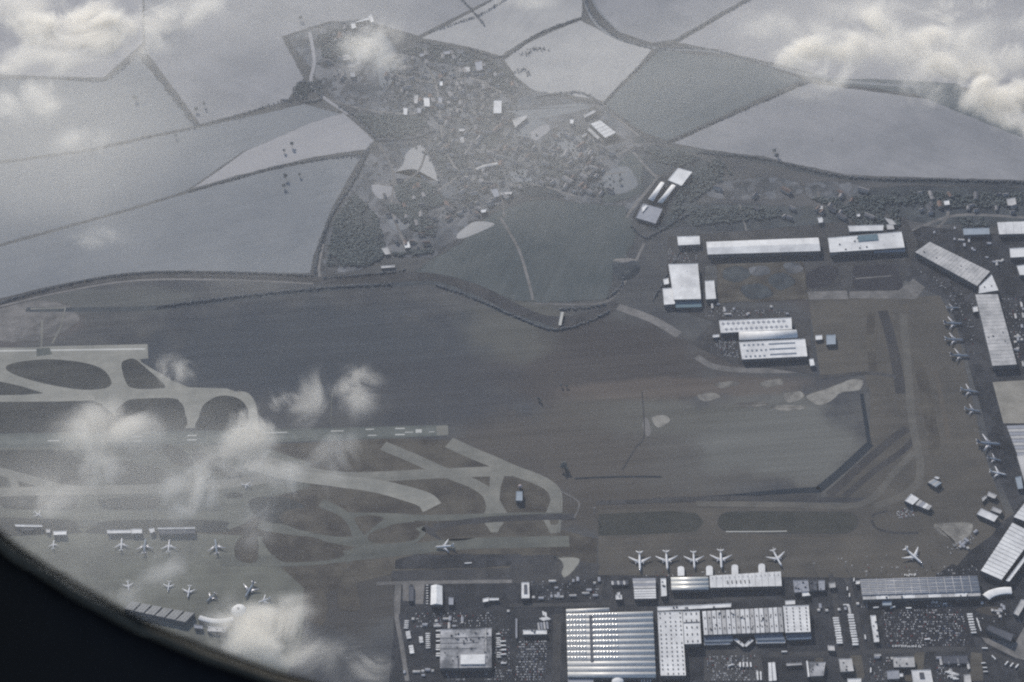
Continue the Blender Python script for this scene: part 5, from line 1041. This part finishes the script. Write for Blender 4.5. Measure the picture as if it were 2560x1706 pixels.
def wood(name, polys, spacing, r_, label, lines=()):
    b = MB(); i = 0
    for P in polys:
        xs = [p[0] for p in P]; ys = [p[1] for p in P]; y = min(ys)
        while y < max(ys):
            x = min(xs)
            while x < max(xs):
                X, Y = x + random.uniform(-.5, .5) * spacing, y + random.uniform(-.5, .5) * spacing * .75
                if inpoly(X, Y, P) and mnoise.noise(Vector((X * .03, Y * .03, 0))) > -.35:
                    g = G(X, Y, 0); h = random.uniform(.7, 1.25); clump(b, g.x, g.y, r_ * h * .55, r_ * h * random.uniform(.8, 1.2), r_ * h * .6, i); i += 1
                x += spacing
            y += spacing * .75
    for pts, wd, step in lines:
        P = [G(*p) for p in crom(pts, False, 8)]
        for k in range(len(P) - 1):
            d = P[k + 1] - P[k]; n = max(1, int(d.length / (step * .45))); s = Vector((-d.y, d.x, 0)).normalized()
            for j in range(n):
                if random.random() < .12: continue
                g = P[k] + d * ((j + random.random()) / n) + s * random.uniform(-wd / 2.4, wd / 2.4); h = random.uniform(.45, .85); clump(b, g.x, g.y, r_ * h * .8, r_ * h, r_ * h, i); i += 1
    me = bpy.data.meshes.new(name); me.from_pydata(b.v, [], b.f); me.materials.append(HEDGE if lines else LEAF); tag(link(name, me), label, kind='stuff')
wood('woodland', [D('810,262 960,268 985,290 940,318 868,316 845,290'), D('905,430 950,410 1000,430 1020,470 960,488 915,458')], 4.6, 5.4, 'dark woodland at the western edge of the village')
wood('woodland', [D('770,500 815,445 868,500 885,560 880,595 840,612 750,612'), D('885,470 940,470 1000,520 1000,545 950,530 890,480'), D('900,582 990,572 1000,582 910,590')], 4.6, 5.4, 'dark woodland wedge between the motorway and riding yard')
wood('woodland', [D('1480,345 1560,345 1610,365 1560,385 1500,370'), D('1580,480 1790,475 1800,500 1590,520'), D('1600,400 1650,360 1680,400 1640,430 1580,470 1560,500 1530,530 1560,440')], 5.2, 5, 'scrubby woodland around the industrial strip and motorway bend')
wood('woodland', [D('2050,440 2350,445 2350,475 2150,480 2060,470'), D('1860,455 2060,450 2070,520 1990,530 1950,500'), D('2200,500 2280,500 2290,520 2210,525')], 5.6, 5, 'patchy woodland behind the terminals on the right')
wood('woodland', [D('920,120 960,95 1060,110 1130,140 1200,190 1180,215 1120,190 1060,150 980,140'), D('730,80 800,60 840,100 790,150 740,130'), D('700,190 740,185 745,215 710,235 680,220 675,200')], 5.6, 5, 'tree belt around the northern side of the village')
wood('village_greenery', [D('900,160 1200,210 1160,420 1020,520 1000,380 880,290 870,200'), D('1160,300 1380,330 1420,440 1240,430 1160,420')], 13, 4.0, 'garden trees and bushes filling the gaps of the village')
wood('treeline', [], 6, 5, 'dark hedgerows and tree lines dividing the fields', lines=[
    (D('316,122 360,172 405,232 452,288'), 22, 5), (D('115,178 185,184 240,185 275,163 314,126'), 6, 8), (D('200,347 330,316 450,294'), 5, 12), (D('455,288 560,262 640,235 670,232'), 5, 12),
    (D('433,440 620,388 700,372 790,360 838,352'), 5, 10), (D('790,355 815,360 835,356'), 20, 6), (D('675,205 690,190 715,192 740,210 735,228 705,235 680,225 676,208'), 10, 5), (D('640,232 675,230'), 8, 6),
    (D('1115,60 1085,25 1060,0'), 8, 7), (D('985,75 1060,50 1115,28 1190,-20'), 6, 9), (D('1070,110 1150,132 1205,98 1250,72 1335,42'), 8, 7), (D('1200,130 1220,115 1260,118'), 30, 6), (D('1180,170 1205,160 1215,175'), 22, 7),
    (D('1345,-20 1352,22 1390,68 1440,95 1500,112'), 8, 8), (D('1505,112 1620,112 1700,132 1850,180'), 5, 9), (D('1550,95 1640,45 1720,0 1780,-40'), 5, 10), (D('1240,222 1300,214 1340,214 1380,240'), 12, 6), (D('1384,243 1440,180 1512,115'), 4, 14),
    (D('1530,328 1700,256 1860,185'), 4, 14), (D('1600,352 1750,365 1950,408 2150,414 2353,420 2500,428'), 12, 7), (D('725,630 728,595 760,500 810,420 845,345'), 8, 6), (D('0,697 120,662 300,630 500,626 720,634'), 4, 9), (D('740,640 900,626 930,620'), 5, 8), (D('360,706 600,676 780,660 900,654'), 9, 6), (D('1000,655 1080,682 1180,725 1270,758 1350,740 1400,715'), 8, 6), (D('1285,712 1340,708 1390,700'), 10, 6),
    (D('860,322 940,320 1000,300'), 8, 7), (D('780,245 820,270 862,318'), 8, 7), (D('1450,520 1480,545 1500,540 1600,480'), 8, 7), (D('1570,560 1540,620 1500,690'), 5, 12), (D('1440,610 1425,660 1390,690'), 4, 12)])
# ---------------------------------------------------------------- small ground relief
def mound(name, pts, h, mat, label):
    P = [G(*p) for p in crom(pts, True, 4)]; c = sum(P, Vector()) / len(P); V = [(p.x, p.y, .4) for p in P] + [(c + (p - c) * .55).xy[:] + (h + .4,) for p in P]; n = len(P)
    me = bpy.data.meshes.new(name); me.from_pydata(V, [], [(i, (i + 1) % n, n + (i + 1) % n, n + i) for i in range(n)] + [tuple(range(n, 2 * n))]); 
    tag(link(name, me, mat), label, kind='structure')
mound('earth_mound', T(2, 1, '690,235 780,215 870,235 880,290 820,350 740,360 700,300'), 5, SCRUB, 'dark mound in the green field')
mound('earth_mound', T(2, 1, '700,220 800,210 860,225 840,245 760,260 720,250'), 6, TRACK, 'pale earth bank')
# ---------------------------------------------------------------- aeroplane window beside the camera
FR = srf('window_plastic_shaded', (.007, .007, .010), (.005, .005, .006), 30, .6, spec=.2, fs=200, big=8); RIM = srf('window_seal', (.10, .094, .08), (.075, .07, .062), 30, .6, fs=300, big=8); SEAL = srf('rubber_seal', (.012, .012, .012), rough=.7, spec=.2, fs=300)  # near-black surround: the dark cabin's shade is put into its colour
win = bpy.data.objects.new('cabin_window', None); COL.objects.link(win); win.location = (0, .2, ALT - .12); tag(win, 'dark out-of-focus frame of the aeroplane window through which the airport is seen', 'window frame')
def rrect(x0, x1, z0, z1, r_, n=14):
    out = []
    for cx, cz, a0 in ((x1 - r_, z1 - r_, 0), (x0 + r_, z1 - r_, 90), (x0 + r_, z0 + r_, 180), (x1 - r_, z0 + r_, 270)):
        for k in range(n + 1): a = math.radians(a0 + 90 * k / n); out.append((cx + r_ * math.cos(a), cz + r_ * math.sin(a)))
    return out
WX0, WX1, WZ0, WZ1, WR = -.0993, .172, ALT - .3086, ALT + .065, .12
def ring(prof, name, mat):
    """prof: (outward offset, y) pairs swept round the window opening; closed profile"""
    V = []; F = []; K = len(prof)
    for o_, y in prof: V += [(x, y, z) for x, z in rrect(WX0 - o_, WX1 + o_, WZ0 - o_, WZ1 + o_, WR + o_)]
    n = len(V) // K
    for k in range(K):
        a, b = k * n, ((k + 1) % K) * n
        for i in range(n): F.append((a + i, a + (i + 1) % n, b + (i + 1) % n, b + i))
    me = bpy.data.meshes.new(name); me.from_pydata([(x - win.location.x, y - win.location.y, z - win.location.z) for x, y, z in V], [], F)
    for p in me.polygons: p.use_smooth = True
    return link(name, me, mat, win)
ring([(.0001, .2012), (.0006, .1996), (.0013, .2004), (.0009, .2018)], 'pane_rim', RIM)
ring([(-.0008, .2015), (-.0003, .2010), (.00005, .2015), (-.0002, .2022)], 'rubber_seal', SEAL)
ring([(.00135, .2008), (.004, .1950), (.020, .1840), (.030, .1760), (.034, .1700), (.060, .1640), (.12, .1600), (.125, .1700), (.125, .2300), (.110, .2320), (.030, .2120), (.006, .2045), (.0016, .2022)], 'window_surround', FR)
# ---------------------------------------------------------------- haze and clouds
def volmat(name, density, color, aniso):
    m = bpy.data.materials.new(name); m.use_nodes = True
    n = m.node_tree; n.nodes.clear()
    out = n.nodes.new('ShaderNodeOutputMaterial'); pv = n.nodes.new('ShaderNodeVolumePrincipled')
    pv.inputs['Color'].default_value = (*color, 1); pv.inputs['Density'].default_value = density
    pv.inputs['Anisotropy'].default_value = aniso
    n.links.new(pv.outputs[0], out.inputs['Volume'])
    return m, n, pv
hm, _, _ = volmat('haze_air', HAZE, (0.78, 0.85, 0.99), 0.25)
tag(link('haze', box_mesh('haze', -16000, 16000, -10000, 22000, -3, ALT + 40), hm), 'pale blue haze in the air below the aircraft', kind='stuff')
def cloud_mat(name, dens, scale, lo, hi, aniso=0.1, detail=9.0, rough=.68, dist=.6, step=.4):
    """density = ragged noise, thinning out from the middle of the body"""
    m, n, pv = volmat(name, 0, (1, .975, .92), aniso)
    N, L = n.nodes, n.links
    tc = N.new('ShaderNodeTexCoord'); geo = N.new('ShaderNodeNewGeometry')
    ln = N.new('ShaderNodeVectorMath'); ln.operation = 'LENGTH'; L.new(tc.outputs['Object'], ln.inputs[0])
    no = N.new('ShaderNodeTexNoise'); no.inputs['Scale'].default_value = scale; no.inputs['Detail'].default_value = detail
    no.inputs['Roughness'].default_value = rough; no.inputs['Distortion'].default_value = dist; m.cycles.volume_step_rate = step
    L.new(geo.outputs['Position'], no.inputs['Vector'])
    f = N.new('ShaderNodeMapRange'); f.interpolation_type = 'SMOOTHERSTEP'; f.inputs['From Min'].default_value = 1.0; f.inputs['From Max'].default_value = 0.1
    f.inputs['To Min'].default_value = 0; f.inputs['To Max'].default_value = 1; L.new(ln.outputs['Value'], f.inputs['Value'])
    a = N.new('ShaderNodeMath'); a.operation = 'MULTIPLY_ADD'; a.inputs[1].default_value = .16; L.new(f.outputs[0], a.inputs[0]); L.new(no.outputs['Fac'], a.inputs[2])
    mr = N.new('ShaderNodeMapRange'); mr.interpolation_type = 'SMOOTHSTEP'
    mr.inputs['From Min'].default_value = lo; mr.inputs['From Max'].default_value = hi
    mr.inputs['To Min'].default_value = 0; mr.inputs['To Max'].default_value = dens
    L.new(a.outputs[0], mr.inputs['Value'])
    p = N.new('ShaderNodeMath'); p.operation = 'MULTIPLY'; L.new(mr.outputs[0], p.inputs[0]); L.new(f.outputs[0], p.inputs[1])
    L.new(p.outputs[0], pv.inputs['Density'])
    return m
CLOUD = {'puff': cloud_mat('cloud_puff', .085, .0082, .572, .82), 'wisp': cloud_mat('cloud_wisp', .026, .0088, .515, .80, dist=.9), 'veil': cloud_mat('cloud_veil', .0030, .0016, .28, .80, detail=5.0, rough=.6, dist=.4, step=2.2),
         'gauze': cloud_mat('cloud_gauze', .0016, .0020, .28, .80, detail=5.0, rough=.6, dist=.4, step=2.2)}
CM = {}
for k in CLOUD:
    me = bpy.data.meshes.new('cloud_' + k); v, f = ball(); me.from_pydata(v, [], f); me.materials.append(CLOUD[k]); CM[k] = me
def cloud(kind, x, y, w_, h_, label, z=1500, rot=0):
    """x, y, w_, h_ in photo notes (2353 wide); the body lies z metres above the ground"""
    p = G(x * 1.088, y * 1.088, z); s = (p - CAM).length / FPX * 1.088; veil = kind in ('veil', 'gauze')
    o = bpy.data.objects.new('cloud_veil' if veil else 'cloud', CM[kind]); COL.objects.link(o)
    o.location = p; t = min(w_, h_) / 2 * s * (.3 if veil else .8)
    o.scale = (w_ / 2 * s * (1 if veil else 1.9), h_ / 2 * s * (1.3 if veil else 1.9), t); o.rotation_euler = (0, 0, math.radians(rot))
    if veil: tag(o, label, kind='stuff')
    else: tag(o, label, 'cloud', 'low clouds drifting between the aircraft and the ground')
for a in (('veil', 150, 330, 1300, 1000, 'thin white veil of cloud over the western fields', 1900), ('veil', 700, 30, 1700, 500, 'thin veil added to the haze over the far fields', 2000), ('veil', 2050, 60, 1500, 620, 'thin veil added to the haze over the fields at the upper right', 2000),  # far-field and upper-right veils added to thicken the haze and brighten the distance
          ('veil', 350, 1100, 1100, 560, 'thin veil of cloud over the runways on the left', 1500), ('gauze', 250, 1150, 1300, 800, 'milky gauze of cloud over the lower left taxiways and apron', 1300), ('gauze', 1500, 120, 1900, 420, 'milky gauze added to the haze over the far fields at the top', 2100), ('gauze', 1250, 330, 2300, 900, 'very broad thin veil added to the haze over the village and middle fields', 1900), ('veil', 560, 620, 800, 300, 'thin veil of cloud above the motorway on the left', 1700), ('gauze', 830, 120, 260, 300, 'thin veil over the northern village', 1700),  # top and village gauze likewise added to lift the tones under the haze
          ('puff', 175, 65, 330, 150, 'large broken white cloud in the upper left corner'), ('wisp', 120, 120, 320, 170, 'torn cloud skirt below the upper left bank'), ('puff', 255, 75, 170, 130, 'bright white heart of the upper left cloud bank'), ('wisp', 40, 25, 200, 130, 'pale cloud shred in the very corner of the upper left'), ('puff', 15, 160, 90, 80, 'small dazzling cloud at the left edge below the upper bank'),
          ('puff', 98, 205, 110, 90, 'small round bright cloud, upper of two puffs by the left edge'), ('puff', 98, 247, 70, 60, 'smallest bright puff, directly below a larger round puff'), ('wisp', 190, 330, 120, 110, 'faint ring-shaped cloud over the blue field'), ('wisp', 215, 545, 110, 70, 'soft white cloud above the western end of the motorway'),
          ('wisp', 420, 30, 260, 110, 'streaky cloud strands beside the upper left bank', 1500, 25), ('wisp', 300, 100, 200, 120, 'thin cloud fringe hanging under the upper left bank'),
          ('puff', 1945, 90, 250, 150, 'brightest creamy cloud over the upper right fields'), ('puff', 1820, 125, 110, 130, 'pale cloud lobe left of the creamy cloud'), ('wisp', 1880, 170, 170, 140, 'cloud skirt trailing over the dark green field'), ('wisp', 2070, 110, 170, 120, 'pale cloud trailing right of the creamy cloud'), ('wisp', 2240, 120, 300, 170, 'broad torn cloud filling the space inside the upper right bank'), ('puff', 1985, 45, 110, 90, 'small cloud tuft above the creamy cloud'),
          ('puff', 2150, 85, 140, 90, 'small bright cloud between the creamy cloud and the right edge'), ('puff', 2270, 30, 220, 120, 'broad white cloud in the upper right corner'), ('puff', 2200, 155, 190, 120, 'white cloud lump, top of the diagonal bank on the right'), ('puff', 2290, 215, 200, 130, 'white cloud lump, middle of the diagonal bank on the right'), ('puff', 2345, 280, 150, 110, 'white cloud lump at the foot of the diagonal bank on the right'),
          ('wisp', 2120, 210, 130, 120, 'faint cloud ring left of the diagonal bank'), ('wisp', 2330, 130, 140, 130, 'grey-white cloud between the corner cloud and the diagonal bank'), ('wisp', 1205, 5, 140, 60, 'small cloud touching the top edge'),
          ('wisp', 860, 110, 150, 170, 'loose pale cloud over the northern village'), ('wisp', 2000, 20, 260, 90, 'thin torn cloud along the top edge at the right'), ('wisp', 1760, 60, 150, 110, 'thin torn cloud over the pale field at the upper right'), ('wisp', 60, 240, 170, 150, 'torn cloud strands around the two round puffs'), ('wisp', 500, 1080, 150, 140, 'torn strands between the creamy cloud and the tall pale cloud'), ('wisp', 300, 1000, 130, 120, 'torn strands over the middle of the nearer runway'), ('wisp', 395, 850, 90, 100, 'small wisp beside the end of the farther runway', 1300, -35), ('puff', 655, 930, 140, 80, 'bright cloud with a curled plume right of the looping taxiway'), ('wisp', 715, 930, 90, 160, 'thin upright plume of cloud right of the curled cloud'), ('wisp', 825, 900, 110, 130, 'faint wisp above the nearer runway'),
          ('puff', 565, 1010, 150, 170, 'brilliant creamy cloud over the nearer runway'), ('puff', 610, 1080, 120, 90, 'bright cloud just below the brilliant creamy one'), ('wisp', 700, 1090, 200, 110, 'cloud trailing right across the lower taxiway'), ('wisp', 760, 1040, 120, 120, 'thin cloud tufts along the nearer runway'), ('puff', 435, 1130, 130, 150, 'tall pale cloud standing over the lower taxiway'),
          ('wisp', 590, 1190, 90, 170, 'narrow upright cloud right of the pier buildings'), ('wisp', 225, 985, 170, 150, 'soft cloud over the left part of the nearer runway'), ('wisp', 120, 1150, 140, 130, 'thin cloud over the grass islands at the left'), ('wisp', 230, 1070, 120, 130, 'faint cloud over the left taxiways'), ('wisp', 380, 1310, 130, 120, 'soft cloud over the left apron between two rows of airliners'), ('wisp', 310, 1370, 120, 70, 'thin cloud over the fan-shaped terminal'),
          ('puff', 610, 1455, 220, 190, 'large cream cloud rising above the window frame'), ('wisp', 660, 1400, 110, 110, 'soft top of the cream cloud near the round dome'), ('puff', 790, 1475, 110, 100, 'round cream puff right of the large cream cloud'), ('wisp', 850, 1535, 110, 90, 'thin cloud at the bottom edge right of the cream puff'), ('wisp', 700, 1520, 140, 110, 'ragged cloud foot between the cream cloud and the puff')):
    cloud(*a)
